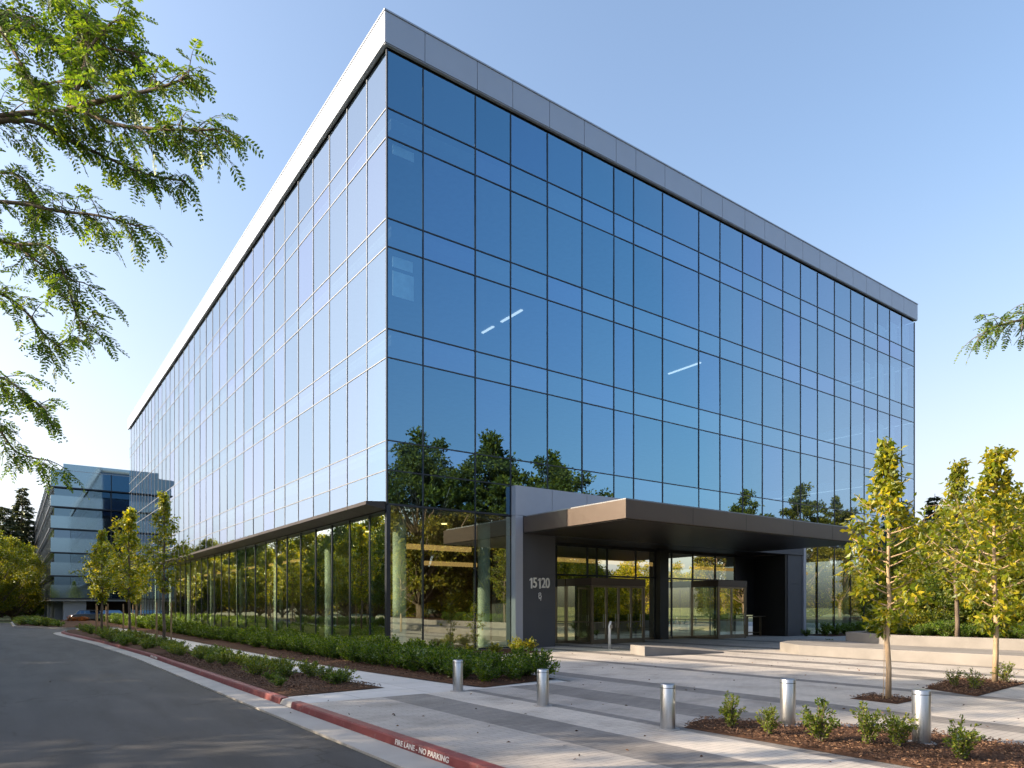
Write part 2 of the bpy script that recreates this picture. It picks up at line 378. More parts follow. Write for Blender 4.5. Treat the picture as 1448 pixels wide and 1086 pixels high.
def conifer(name, h, cr, seed, leaf=.55, lmat=None, nw=26):
    r = random.Random(seed); rs = np.random.RandomState(seed); root = empty(name); tr = MB()
    tr.tube([(0,0,0),(.1,0,h*.5),(0,0,h)], [h*.018,h*.011,.02], 8)
    C_ = []; D_ = []
    for w in range(nw):
        u = w/nw; z = h*(.1+.9*u); rl = cr*(1-u)**.85*r.uniform(.7,1.15)+.25
        for k in range(max(4,int(9*(1-u)+4))):
            a = r.random()*6.28; l = rl*r.uniform(.6,1.1); o = np.array([math.cos(a),math.sin(a),0]); dro = r.uniform(-.05,.22)
            tr.tube([(0,0,z),tuple(np.array([0,0,z])+o*l-np.array([0,0,l*dro]))],[.05*(1-u)+.012,.01],4)
            n = int(40*l/cr)+12; t = rs.uniform(.15,1,(n,1)); side = np.cross(o,[0,0,1.])
            p = np.array([0,0,z])+o*l*t-np.array([0,0,1])*l*dro*t+side*rs.normal(size=(n,1))*l*.16+rs.normal(size=(n,3))*.08
            C_.append(p); D_.append(np.tile(o,(n,1))*.6+side*rs.normal(size=(n,1))*.7+np.array([0,0,-.25])+rs.normal(size=(n,3))*.15)
    tr.build('trunk', M['bark'], root)
    v, f = leaf_arrays(np.concatenate(C_), np.concatenate(D_), leaf, leaf*.33, seed)
    mesh_obj('crown', v, f, lmat or M['lf_conif'], root); return root

def shrub(name, h, rad, nst, per, leaf, lmat, seed, lw=.45, upright=1.0, stemmat=None):
    """shrub: stems fanning from the base, leaves along them"""
    r = random.Random(seed); root = empty(name); st = MB(); cen = []; dr = []
    for k in range(nst):
        a = k*2.4+r.gauss(0,.3); sp = rad*r.uniform(.1,1)**.7; hh = h*r.uniform(.55,1.05)*(1-.35*(sp/rad)**2)
        o = Vector((math.cos(a),math.sin(a),0))
        b = bez(o*rad*.08, o*sp*.35+Vector((0,0,hh*.55*upright)), o*sp+Vector((0,0,hh)), 4)
        st.tube(b, [.007,.006,.005,.004,.002], 4, cap=False)
        for j in range(per):
            t = (r.random()**.75)*3.99; i = int(t); q = b[i].lerp(b[i+1],t-i)
            if q.z < h*.08: continue
            cen.append(q+rv(r,leaf*.3)); dr.append((b[i+1]-b[i]).normalized()*.7+rv(r,.6)+o*.2)
    st.build('stems', stemmat or M['bark'], root)
    v, f = leaf_arrays([tuple(c) for c in cen],[tuple(d) for d in dr], leaf, leaf*lw, seed)
    mesh_obj('foliage', v, f, lmat, root); return root

def frond_arrays(bases, dirs, flen, pairs, ll, lw, seed):
    """pinnate leaves: a rachis carrying pairs of leaflets"""
    r = random.Random(seed); V = []; F = []; T = MB()
    for b, d in zip(bases, dirs):
        d = d.normalized(); L_ = flen*r.uniform(.6,1.15); s = d.cross(Vector((r.gauss(0,.4),r.gauss(0,.4),1))).normalized(); up = s.cross(d)
        droop = r.uniform(.1,.4)
        prev = b; path = [b]
        for i in range(1,pairs+1):
            t = i/pairs; c = b+d*L_*t-Vector((0,0,1))*L_*droop*t*t; path.append(c)
            sz = ll*(math.sin(math.pi*(.2+.75*t))**.5)*r.uniform(.85,1.15)
            for sg in (-1,1):
                ld = (s*sg+d*.55-Vector((0,0,.18))+rv(r,.12)).normalized(); wv = ld.cross(up+rv(r,.2)).normalized()*lw*.5
                n = len(V); V += [tuple(c), tuple(c+ld*sz*.5+wv), tuple(c+ld*sz), tuple(c+ld*sz*.5-wv)]; F.append((n,n+1,n+2,n+3))
        T.tube([path[0],path[len(path)//2],path[-1]], [.0022,.0016,.001], 3, cap=False)
    return V, F, T

# ================================================================== SETTING: ground
g = MB().poly([(-700,-500,-.16),(900,-500,-.16),(900,900,-.16),(-700,900,-.16)]).build('ground', M['lawn']); struct(g)
rd = MB()
rd.poly([(-14.2,-80,-.12),(-7.8,-80,-.12),(-7.8,5,-.12),(-8.2,20,-.12),(-9.0,32,-.12),(-9.0,36,-.12),(-8.2,38.2,-.12),(-6,39.6,-.12),(-.6,40,-.12),(-.6,43.5,-.12),(-7.9,44,-.12),(-11.2,54,-.12),(-11.6,74,-.12),(-60,80,-.12),(-60,62,-.12),(-14.2,56,-.12)])
struct(rd.build('road', M['asphalt']))
lot = MB().poly([(-27,-10,-.124),(-16.6,-10,-.124),(-16.6,56,-.124),(-27,56,-.124)]).build('parking_lot', M['asphalt']); struct(lot)

# paving: plaza bands run parallel to the building's long side
PX = [(-7.08,-5.6,1),(-5.6,-4.66,2),(-4.66,-3.72,0),(-3.72,-3.48,2),(-3.48,-2.6,1),(-2.6,-1.5,2),(-1.5,-.1,1),(-.1,.55,2),(.55,3.6,0),(3.6,4.05,2),
      (4.05,6.3,0),(6.3,7.1,2),(7.1,8.6,0),(8.6,9.3,2),(9.3,11.2,0),(11.2,11.9,2),(11.9,14,0),(14,15,2),(15,19,0),(19,20,2),(20,48,0)]
pv = MB()
for x0,x1,k in PX:
    if x1 <= -3.5: y1 = -11.4
    elif x1 < -1: y1 = -11.38
    else: y1 = -11.38
    pv.poly([(x0,-28,0),(x1,-28,0),(x1,-11.4,0),(x0,-11.4,0)], k)
    if x0 >= -.2: pv.poly([(x0,-11.4,0),(x1,-11.4,0),(x1,6 if x0>5 else 0,0),(x0,6 if x0>5 else 0,0)], k)
pv.poly([(-.74,-11.4,0),(-.1,-11.4,0),(-.1,0,0),(-.74,0,0)], 1)
struct(MB().poly([(-7.08,-200,-.03),(200,-200,-.03),(200,-28.02,-.03),(-7.08,-28.02,-.03)]).build('lawn', M['lawn']))
paving = struct(pv.build('plaza_paving', [M['pv_light'],M['pv_mid'],M['pv_dark']]))
wk = MB()
wk.poly([(-7.08,-11.4,0),(-.86,-11.4,0),(-.75,-10.85,0),(-3.15,-11.3,0),(-3.35,-10.3,0),(-4.88,-10.05,0),(-7.08,-10.3,0)])
wk.poly([(-4.88,-10.05,0),(-3.35,-10.3,0),(-3.56,-7.9,0),(-3.85,-4.4,0),(-4.0,1.3,0),(-4.1,38,0),(-5.5,38,0),(-5.6,2,0),(-5.36,-5,0)])
struct(wk.build('footpath', M['walk']))
# solid edge under the raised plaza so that the kerb has a real back
struct(MB().box(-7.078,60,-28,60,-.155,-.05).build('plaza_base', M['concrete']))

# planting beds (mounded sheets of mulch)
def bed(name, poly, z0=-.04, mound=.05, step=.35, seed=1):
    xs = [p[0] for p in poly]; ys = [p[1] for p in poly]
    r = random.Random(seed)
    def inside(x, y):
        c = False; j = len(poly)-1
        for i in range(len(poly)):
            xi, yi = poly[i]; xj, yj = poly[j]
            if (yi > y) != (yj > y) and x < (xj-xi)*(y-yi)/(yj-yi)+xi: c = not c
            j = i
        return c
    import bmesh
    bm = bmesh.new(); f = bm.faces.new([bm.verts.new((x,y,0)) for x,y in poly])
    nx = [min(xs)+step*i for i in range(1,int((max(xs)-min(xs))/step)+1)]; ny = [min(ys)+step*i for i in range(1,int((max(ys)-min(ys))/step)+1)]
    for x in nx: bmesh.ops.bisect_plane(bm, geom=bm.verts[:]+bm.edges[:]+bm.faces[:], plane_co=(x,0,0), plane_no=(1,0,0))
    for y in ny: bmesh.ops.bisect_plane(bm, geom=bm.verts[:]+bm.edges[:]+bm.faces[:], plane_co=(0,y,0), plane_no=(0,1,0))
    for v in bm.verts:
        edge = v.is_boundary
        v.co.z = z0 if edge else z0+mound*(.6+.5*r.random())
    if f.is_valid and f.normal.z < 0: pass
    bmesh.ops.recalc_face_normals(bm, faces=bm.faces[:])
    me = bpy.data.meshes.new(name); bm.to_mesh(me); bm.free(); me.materials.append(M['mulch'])
    for p in me.polygons: p.use_smooth = True
    o = bpy.data.objects.new(name, me); C.objects.link(o); struct(o)
    return inside
BED1 = [(-7.06,-10.28),(-4.9,-10.02),(-5.36,-5),(-5.6,2),(-5.5,37.2),(-8.0,37.2),(-8.3,33),(-7.7,20),(-7.12,5)]
BED2 = [(-3.13,-11.28),(-.78,-10.85),(-.6,-9),(-.45,-6),(.2,-3.2),(5.2,-3.0),(5.68,-.4),(-.06,-.06),(-.06,69),(-4.05,69),(-4.0,1.3),(-3.85,-4.4),(-3.56,-7.9),(-3.33,-10.3)]
BED3 = [(-3.55,-17.1),(-2.7,-16.75),(-1.5,-18.6),(-1.1,-19.6),(-1.2,-21),(-2,-23),(-3.45,-22)]
in1 = bed('planting_bed', BED1, .012, .05, .6, 1)
in2 = bed('planting_bed', BED2, .014, .05, .8, 2)
in3 = bed('planting_bed', BED3, .006, .04, .25, 3)
PIT1 = [(1.45,-17.75),(1.5,-16.85),(2.45,-16.8),(2.4,-17.7)]
PIT2 = [(3.8,-18.15),(4.4,-16.95),(7.4,-16.4),(7.4,-17.85)]
inp1 = bed('tree_pit', PIT1, .006, .03, .2, 4)
inp2 = bed('tree_pit', PIT2, .006, .03, .25, 5)
FARB = [(-10.9,54),(-7.7,44.4),(-3,44),(-3,83),(-11,74)]
inf = bed('planting_bed', FARB, .02, .06, 2.5, 6)
def chips(name, inside, box_, n, z, seed, size=.05):
    rs = np.random.RandomState(seed); P = []
    while len(P) < n:
        x = rs.uniform(box_[0],box_[1]); y = rs.uniform(box_[2],box_[3])
        if inside(x,y): P.append((x,y,z+rs.uniform(0,.025)))
    d = rs.normal(size=(n,3)); d[:,2] *= .3
    v, f = leaf_arrays(P, d, size, size*.35, seed, .1)
    o = mesh_obj(name, v, f, M['chip']); o['kind'] = 'stuff'; return o
tag(chips('wood_chips', in3, (-3.6,-1,-22.5,-16.7), 9000, .04, 11, .045), 'red brown wood chip mulch around the small shrubs in the foreground bed', 'mulch')
tag(chips('wood_chips', lambda x,y: inp1(x,y) or inp2(x,y), (1.4,7.4,-18.2,-16.4), 5000, .035, 12, .045), 'brown wood chip mulch in the square pits of the plaza trees', 'mulch')
tag(chips('wood_chips', in1, (-7.1,-4.8,-10.3,4), 9000, .05, 13, .055), 'dark wood chip mulch in the bed along the red kerb', 'mulch')
tag(chips('wood_chips', in2, (-4,2,-11.3,2), 7000, .055, 14, .055), 'dark wood chip mulch under the hedge at the glass corner', 'mulch')

rs_ = np.random.RandomState(91); P_ = []
while len(P_) < 260:
    x = rs_.uniform(-13.5,14); y = rs_.uniform(-20.5,2)
    if x > -7 and not in1(x,y) and not in2(x,y) and not in3(x,y): P_.append((x,y,.006))
    elif x < -7.3 and rs_.uniform() < .3*math.exp((x+7.8)): P_.append((x,y,-.108))
D_ = rs_.normal(size=(len(P_),3)); D_[:,2] = rs_.uniform(0,.15,len(P_))
lv, lfc = leaf_arrays(P_, D_, .055, .03, 92, .15)
tag(mesh_obj('fallen_leaves', lv, lfc, M['chip']), 'scattered dry fallen leaves on the plaza paving and along the gutter', 'leaves', None, 'stuff')
# kerbs
def strip(path, offs, zs, mi=None):
    """sweep a cross-section (offset to the left of travel is negative x) along a ground path"""
    mb = MB(); P = [Vector((p[0],p[1],0)) for p in path]; n = len(offs)
    for i, p in enumerate(P):
        d = (P[min(i+1,len(P)-1)]-P[max(i-1,0)]).normalized(); s = Vector((d.y,-d.x,0))
        for o, z in zip(offs, zs): q = p+s*o; mb.v.append((q.x,q.y,z))
    for i in range(len(P)-1):
        for k in range(n-1):
            a = i*n+k; mb.f.append((a,a+1,a+n+1,a+n)); mb.m.append(0)
    mb.f.append(tuple(range(n))); mb.m.append(0)
    mb.f.append(tuple((len(P)-1)*n+k for k in reversed(range(n)))); mb.m.append(0)
    return mb
KX = -7.25
kerbprof = ([0,.015,.03,.17,.17],[-.125,-.02,.003,.006,-.14])
south = strip([(KX,-80),(KX,-40),(KX,-20),(KX,-11.05)], *kerbprof).build('kerb', M['red']); struct(south)
north_path = [(KX,-10.4),(KX,0),(KX,5),(KX-.35,17),(KX-1.15,30),(KX-1.3,34),(KX-1.1,36),(KX-.2,38),(KX+1.6,39.1),(KX+4,39.5),(KX+6.6,39.5)]
north = strip(north_path[:7], *kerbprof).build('kerb', M['red']); struct(north)
struct(strip(north_path[6:], *kerbprof).build('kerb', M['concrete']))
struct(strip([(KX,-11.045),(KX,-10.405)], ([0,.05,.17,.17]),[-.11,-.02,.0,-.14]).build('kerb_ramp', M['concrete']))
struct(strip([(KX,-80),(KX,5),(KX-.35,17),(KX-1.15,30),(KX-1.3,34),(KX-1.1,36),(KX-.2,38)], [-.48,-.48,-.02,-.002],[-.15,-.114,-.108,-.15]).build('gutter', M['concrete']))
struct(strip([(-14.2,-80),(-14.2,56)], [-.17,-.17,0,0],[-.2,0,0,-.14]).build('kerb', M['concrete']))
struct(strip([(-2.9,43.4),(-7.7,43.8),(-8.1,44.6),(-11.2,54),(-11.4,74)], [0,0,.15,.15],[-.14,.02,.02,-.14]).build('kerb', M['concrete']))

def text_obj(name, s, size, mat, parent, ext=.004, sx=1, bold=0):
    cu = bpy.data.curves.new('t','FONT'); cu.body = s; cu.size = size; cu.extrude = ext; cu.offset = bold; cu.align_x = 'CENTER'; cu.align_y = 'CENTER'
    t = bpy.data.objects.new('t', cu); C.objects.link(t); bpy.context.view_layer.update()
    me = bpy.data.meshes.new_from_object(t.evaluated_get(bpy.context.evaluated_depsgraph_get()))
    bpy.data.objects.remove(t); bpy.data.curves.remove(cu)
    me.name = name; me.materials.clear(); me.materials.append(mat); me.transform(Matrix.Diagonal((sx,1,1,1)))
    o = bpy.data.objects.new(name, me); C.objects.link(o)
    if parent is not None: o.parent = parent
    return o
for y, par, dx in ((-16.0, south, 0), (4.0, north, 0)):
    t = text_obj('painted_lettering', 'FIRE LANE - NO PARKING', .098, M['letter'], par, .0015, 1.25, .0018)
    t.matrix_world = Matrix.Translation((KX+.0055+dx, y, -.062)) @ Matrix.Rotation(R(8),4,'Y') @ Matrix(((0,0,-1,0),(-1,0,0,0),(0,1,0,0),(0,0,0,1)))

# low concrete pieces on the plaza
w = MB().prism([(6.73,-6.7),(10.4,-7.3),(12.0,-5.0),(7.14,-5.6)], 0, .34, ztop=[.35,.05,.05,.35]).build('low_wall', M['conc_lo'], bevel=.015)
tag(w, 'low pale concrete wall in front of the left entrance doors, sinking into the paving', 'low wall')
S = MB().prism([(11.6,-60),(14.5,-60),(14.5,-11.4),(16.2,-9.0),(16.5,-6.6),(13.1,-7.9),(11.8,-9.5),(11.65,-13)], -.01, .36).build('seat_wall', M['conc_lo'], bevel=.02)
tag(S, 'long low concrete seat ledge crossing the plaza below the hedge planter', 'bench')
pl = empty('hedge_planter', (14.7,-12,0)); tag(pl, 'long raised concrete planter with low hedge on the right of the plaza', 'planter')
a = MB().prism([(14.52,-60),(14.85,-60),(14.85,-11.55),(16.5,-9.2),(44,-5.4),(44,-5.05),(16.25,-8.85),(14.52,-11.4)], 0, .72).build('wall', M['conc_lo'], bevel=.012)
b = MB().prism([(14.86,-60),(60,-60),(60,-5.4),(44,-5.42),(16.52,-9.24),(14.86,-11.58)], 0, .64).build('soil', M['mulch'])
for o in (a,b): o.parent = pl; o.matrix_parent_inverse = Matrix.Translation((-14.7,12,0))

# ================================================================== MAIN BUILDING
FX = [0,1.53,3.94,5.72,7.72,9.76,11.77,13.1,15.17,17.97,19.74,21.74,23.6,25.63,27.49,29.37,31.35,33.35,35.09,36.9,38.6,40.37,42.32]
LYs = [0,1.78,3.77,5.75,7.78,9.84,11.89,13.65,15.56,17.64]
while LYs[-1] < 68: LYs.append(LYs[-1]+(69.4-17.64)/26)
LYs[-1] = 69.4
LN = 69.4; WX = 42.32
Z = [5.62,6.89,8.0,11.11,12.19,15.27,16.34,19.38,20.47,22.64]
SP = [0,1,0,1,0,1,0,1,0]          # spandrel rows (spandrels sit between vision rows)
bld = empty('office_building', (0,0,0)); tag(bld, 'large four storey mirror glass office block numbered 15120 with silver roof band', 'building')
jr = random.Random(5)
panes = []
def pane_front(x0,x1,z0,z1,y=0.0):
    a, b = jr.gauss(0,.0022), jr.gauss(0,.0016); w_, h_ = x1-x0, z1-z0
    return [(x0,y-a*w_/2-b*h_/2,z0),(x1,y+a*w_/2-b*h_/2,z0),(x1,y+a*w_/2+b*h_/2,z1),(x0,y-a*w_/2+b*h_/2,z1)]
def pane_left(y0,y1,z0,z1,x=0.0):
    a, b = jr.gauss(0,.0022), jr.gauss(0,.0016); w_, h_ = y1-y0, z1-z0
    return [(x-a*w_/2-b*h_/2,y0,z0),(x-a*w_/2+b*h_/2,y0,z1),(x+a*w_/2+b*h_/2,y1,z1),(x+a*w_/2-b*h_/2,y1,z0)]
for i in range(len(FX)-1):
    for k in range(9):
        if k == 0 and 5.7 <= FX[i] < 27.4: continue
        q = pane_front(FX[i]+.02,FX[i+1]-.02,Z[k]+.02,Z[k+1]-.02)
        panes.append(((FX[i+1]-FX[i])*(Z[k+1]-Z[k])/((30+FX[i]*.9)**2), q, 'spandrel' if SP[k] else 'glass'))
for i in range(len(LYs)-1):
    for k in range(9):
        q = pane_left(LYs[i]+.02,LYs[i+1]-.02,Z[k]+.02,Z[k+1]-.02)
        panes.append(((LYs[i+1]-LYs[i])*(Z[k+1]-Z[k])*.45/((26+LYs[i])**2), q, 'spandrel' if SP[k] else 'glass'))
panes.sort(key=lambda t: -t[0])
for _, q, mt in panes[:100]: MB().poly(q).build('window_pane', M[mt], bld)
for mt in ('glass','spandrel'):
    mb = MB()
    for _, q, m_ in panes[100:]:
        if m_ == mt: mb.poly(q)
    o = mb.build('window_panes', M[mt], bld); o['kind'] = 'stuff'
# mullion grid: thin vertical and horizontal caps, 2 cm proud of the glass
mb = MB()
for i, x in enumerate(FX[1:-1],1): mb.box(x-.022,x+.022,-.03,.05,5.62 if not 5.8 < x < 27.4 else 6.92,22.6)
for z in Z[:-1]:
    if z == 5.62: mb.box(.03,5.7,-.028,.04,z-.05,z+.03); mb.box(27.5,WX-.03,-.028,.04,z-.05,z+.03)
    else: mb.box(.03,WX-.03,-.026,.045,z-.022,z+.022)
mb.build('front_mullions', M['mullion'], bld)
mb = MB()
for y in LYs[1:-1]: mb.box(-.022,.05,y-.017,y+.017,5.72,22.6)
for z in Z[1:-1]: mb.box(-.018,.045,.03,LN-.03,z-.018,z+.018)
mb.build('side_mullions', M['mullion_lt'], bld)
MB().box(-.035,.03,-.035,.03,5.62,22.64).build('corner_post', M['mullion'], bld)
MB().box(WX-.03,WX+.03,-.035,.03,0,22.64).build('corner_post', M['mullion'], bld)
# blank rear walls and roof
MB().box(.03,WX,LN-.2,LN,0,22.7).build('rear_wall', M['spandrel'], bld)
rw = MB()
for k in range(9): rw.box(WX-.06,WX,.04,LN-.2,Z[k]+.02,Z[k+1]-.02)
rw.build('end_wall', M['spandrel'], bld)
MB().box(0,WX,0,LN,22.9,23.2).build('roof', M['concrete'], bld)
# fascia: dark recess then silver panels, a thin coping on top
MB().box(.10,WX-.1,.10,LN-.1,22.64,22.895).build('shadow_gap', M['gap'], bld)
fb = MB()
T_ = .16
fx = [-T_]+FX[1:-1]+[WX+T_]
for i in range(len(fx)-1): fb.box(fx[i]+.012 if i else fx[i],fx[i+1]-.012 if i < len(fx)-2 else fx[i+1],-T_,0,22.78,23.92)
fb.build('front_fascia', M['fascia'], bld)
fb = MB(); ly = [.004]+LYs[3:-1:3]+[LN+T_]
for i in range(len(ly)-1): fb.box(-T_,0,ly[i]+.012*(i>0),ly[i+1]-.012,22.78,23.92)
fb.build('side_fascia', M['fascia'], bld)
fb = MB()
fb.box(WX,WX+T_,.004,LN+T_,22.78,23.92); fb.box(-T_+.03,WX+T_-.03,-T_+.03,-.002,22.74,22.775); fb.build('end_fascia', M['fascia'], bld)
cp = MB(); cp.box(-T_-.03,WX+T_+.03,-T_-.03,.3,23.93,23.99); cp.box(-T_-.03,.3,.303,LN+T_,23.93,23.99); cp.box(WX-.3,WX+T_+.03,.303,LN+T_,23.93,23.99)
cp.build('coping', M['fascia'], bld)
# ledge over the ground floor on the long side
lg = MB()
yy = [.05]+LYs[1:]
for i in range(len(yy)-1):
    n = len(lg.v); y0, y1 = yy[i]+(.01 if i else 0), yy[i+1]-.01
    lg.v += [(-.82,y0,5.53),(-.82,y1,5.53),(-.82,y1,5.655),(-.82,y0,5.655),(-.036,y0,5.40),(-.036,y1,5.40),(-.036,y1,5.71),(-.036,y0,5.71)]
    for q in ((0,3,2,1),(3,7,6,2),(0,1,5,4),(0,4,7,3),(1,2,6,5)): lg.f.append(tuple(n+j for j in q)); lg.m.append(0)
lg.build('ledge', pmat('dark_bronze_ledge', (.04,.033,.03), .45, .3), bld)
MB().box(-.035,.2,.05,LN-.3,5.36,5.60).build('head_rail', M['mullion'], bld)
# ground-floor glazing
gl = MB()
for i in range(3): MB().poly(pane_front(FX[i]+.03,FX[i+1]-.03 if i < 2 else 5.7,.06,5.56,.0)).build('lobby_pane', M['clear'], bld)
for i in range(13,22):
    if FX[i+1] <= 27.6: continue
    MB().poly(pane_front(FX[i]+.03,FX[i+1]-.03,.06,5.56,0)).build('lobby_pane', M['clear'], bld)
for i in range(len(LYs)-1): MB().poly(pane_left(LYs[i]+.03,LYs[i+1]-.03,.06,5.36,.12)).build('lobby_pane', M['clear'], bld)
gm = MB()
for x in FX[1:3]+FX[15:-1]: gm.box(x-.03,x+.03,-.02,.12,.05,5.56)
for y in LYs[1:-1]: gm.box(-.03+.12,.26,y-.035,y+.035,.05,5.36)
gm.box(.0,5.7,-.02,.1,0,.06); gm.box(.1,.2,.11,LN-.3,0,.06); gm.box(27.6,WX-.04,-.02,.1,0,.06)
gm.build('lobby_mullions', M['mullion'], bld)
MB().box(-.02,.14,-.02,.14,0,5.57).build('corner_post', M['mullion'], bld)
# portal frame, side walls, recessed entrance
pf = MB()
pf.box(5.735,6.12,-.34,-.04,0,5.6); pf.box(27.3,27.55,-.34,-.04,0,5.6)
for x0,x1 in ((5.735,7.72),(7.72,9.76),(9.76,13.1),(13.1,17.97),(17.97,21.74),(21.74,25.63),(25.63,27.55)): pf.box(x0+(.012 if x0>6 else 0),x1-.012,-.34,-.04,5.612,6.86)
pf.build('portal_frame', M['frame_metal'], bld)
pw = MB()
for x0,x1 in ((6.13,7.96),(25.75,27.29)):
    pw = MB(); pw.box(x0+.01,x1-.01,-.24,1.99,.01,4.835)
    for z0,z1 in ((0,2.38),(2.395,3.10),(3.115,4.84)): pw.box(x0,x1,-.26,2.0,z0,z1)
    pw.build('portal_wall', M['charcoal'], bld)
MB().box(25.55,25.74,-.22,2.0,0,4.84).build('black_reveal', M['black'], bld)
MB().box(23.62,25.54,1.86,1.95,1.25,4.68).build('dark_panel', M['black'], bld)
bk = MB(); bk.box(16.62,17.28,1.45,1.8,0,4.84); bk.build('black_column', M['black'], bld)
# canopy
can = MB(); x0,x1,yf = 6.14,22.7,-6.36
cz0, cz1 = 4.86, 5.55
ins = .05
can.box(x0,x1,yf,-.36,cz0+.02,cz1)
c1 = can.build('canopy', M['bronze'], bld, bevel=.01)
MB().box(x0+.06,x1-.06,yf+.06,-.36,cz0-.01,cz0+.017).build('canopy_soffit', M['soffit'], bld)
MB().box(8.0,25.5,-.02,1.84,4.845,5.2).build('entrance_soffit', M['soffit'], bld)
MB().box(6.13,27.29,-.335,-.03,4.846,5.605).build('entrance_header', M['charcoal'], bld)
MB().box(x0+.1,x1-.1,yf+.1,-.4,cz1+.001,cz1+.06).build('canopy_flashing', M['mullion_lt'], bld)
sj = MB()
for x in (9.76,13.1,16.5,19.74): sj.box(x-.006,x+.006,yf-.004,yf,cz0+.03,cz1-.01)
sj.build('canopy_joint', M['gap'], bld)
# entrance glazing behind the canopy
EY = 1.85
exs = [7.97,9.76,11.77,13.1,15.17,16.6]; exs2 = [17.3,17.97,19.74,21.74,23.6]
for seq in (exs,exs2):
    for i in range(len(seq)-1):
        MB().poly(pane_front(seq[i]+.03,seq[i+1]-.03,3.34,4.68,EY)).build('transom_pane', M['door_glass'], bld)
        MB().poly(pane_front(seq[i]+.03,seq[i+1]-.03,.12,3.26,EY)).build('entrance_pane', M['door_glass'], bld)
em = MB()
for x in exs+exs2+[12.4]: em.box(x-.035,x+.035,EY-.04,EY+.08,0,4.84)
em.box(7.97,16.6,EY-.038,EY+.078,3.26,3.34); em.box(17.3,23.6,EY-.038,EY+.078,3.26,3.34)
em.box(7.97,16.6,EY-.038,EY+.078,4.68,4.84); em.box(17.3,25.5,EY-.038,EY+.078,4.68,4.84)
em.build('entrance_mullions', M['mullion'], bld)
bb_ = MB(); bb_.box(7.97,16.6,EY-.03,EY+.07,0,.12); bb_.box(17.3,23.6,EY-.03,EY+.07,0,.12); bb_.build('base_rail', M['bronze_frame'], bld)
def door_leaf(x0,x1,y,par,z1=2.62):
    d = MB(); d.box(x0,x0+.07,y-.03,y+.03,.02,z1); d.box(x1-.07,x1,y-.03,y+.03,.02,z1)
    d.box(x0+.07,x1-.07,y-.028,y+.028,z1-.09,z1); d.box(x0+.07,x1-.07,y-.028,y+.028,.02,.24); d.box(x0+.07,x1-.07,y-.02,y+.02,1.0,1.04)
    f = d.build('door', M['bronze_frame'], par)
    MB().poly([(x0+.07,y,.24),(x1-.07,y,.24),(x1-.07,y,z1-.09),(x0+.07,y,z1-.09)]).build('door_pane', M['door_glass'], f)
    MB().tube([(x0+.12,y-.07,.8),(x0+.12,y-.07,1.35)], .014, 6).build('handle', M['steel'], f)
def vestibule(x0,x1,y0,y1,h,leaves):
    v = MB()
    for x in (x0,x1-.09): v.box(x,x+.09,y0,y0+.09,0,h-.36)
    v.box(x0,x0+.06,y1-.1,y1,0,h-.36); v.box(x1-.06,x1,y1-.1,y1,0,h-.36)
    v.box(x0+.01,x0+.05,y0+.1,y1-.1,0,.12); v.box(x0+.01,x0+.05,y0+.1,y1-.1,1.0,1.05)
    fr = v.build('vestibule', M['bronze_frame'], bld)
    MB().box(x0-.02,x1+.02,y0-.02,y1-.04,h-.35,h).build('vestibule_head', M['bronze'], fr)
    MB().poly([(x0+.03,y1-.1,.12),(x0+.03,y0+.1,.12),(x0+.03,y0+.1,h-.36),(x0+.03,y1-.1,h-.36)]).build('side_pane', M['door_glass'], fr)
    n = len(leaves)-1
    for i in range(n): 
        a_, b_ = x0+.09+(x1-x0-.18)*leaves[i]+.006, x0+.09+(x1-x0-.18)*leaves[i+1]-.006
        d = MB(); z1 = h-.36
        d.box(a_,a_+.06,y0+.02,y0+.07,.02,z1); d.box(b_-.06,b_,y0+.02,y0+.07,.02,z1); d.box(a_+.06,b_-.06,y0+.022,y0+.068,z1-.08,z1-.002)
        d.box(a_+.06,b_-.06,y0+.022,y0+.068,.02,.22); d.box(a_+.06,b_-.06,y0+.03,y0+.06,1.0,1.04)
        f = d.build('door', M['bronze_frame'], bld)
        MB().poly([(a_+.06,y0+.045,.22),(b_-.06,y0+.045,.22),(b_-.06,y0+.045,z1-.08),(a_+.06,y0+.045,z1-.08)]).build('door_pane', M['door_glass'], f)
        MB().tube([(b_-.1,y0-.03,.75),(b_-.1,y0-.03,1.4)], .016, 6).build('handle', M['steel'], f)
vestibule(10.35,13.9,.0,EY,3.1,[0,.26,.5,.75,1])
vestibule(19.6,22.1,.0,EY,3.2,[0,.48,1])
door_leaf(8.1,8.9,EY-.08,bld,2.7); door_leaf(8.95,9.7,EY-.08,bld,2.7)
# numerals and small emblem
ROT = Matrix(((1,0,0,0),(0,0,-1,0),(0,1,0,0),(0,0,0,1)))
for ch, dx in (('1',-.45),('5',-.235),('1',.0),('2',.23),('0',.46)):
    if ch == '1':
        d = MB(); h = .225; P = [(.06,-h),(.06,h),(.01,h),(-.07,h-.065),(-.07,h-.12),(.0,h-.075),(.0,-h)]
        n = len(P); d.v = [(x,-.02,z) for x,z in P]+[(x,.02,z) for x,z in P]
        d.f = [tuple(range(n))[::-1], tuple(range(n,2*n))]+[(i,(i+1)%n,n+(i+1)%n,n+i) for i in range(n)]; d.m = [0]*(n+2)
        o = d.build('address_digit', M['number'], bld); o.location = (7.05+dx,-.282,2.76)
    else:
        o = text_obj('address_digit', ch, .62, M['number'], bld, .02, .8, .004); o.matrix_world = Matrix.Translation((7.05+dx,-.282,2.76)) @ ROT
e = MB()
def ring(cx,cz,r_,w_,a0=0,a1=6.283,n=14,y=-.29):
    P = [(cx+r_*math.cos(a0+(a1-a0)*i/n),y,cz+r_*math.sin(a0+(a1-a0)*i/n)) for i in range(n+1)]
    e.tube(P, w_, 5)
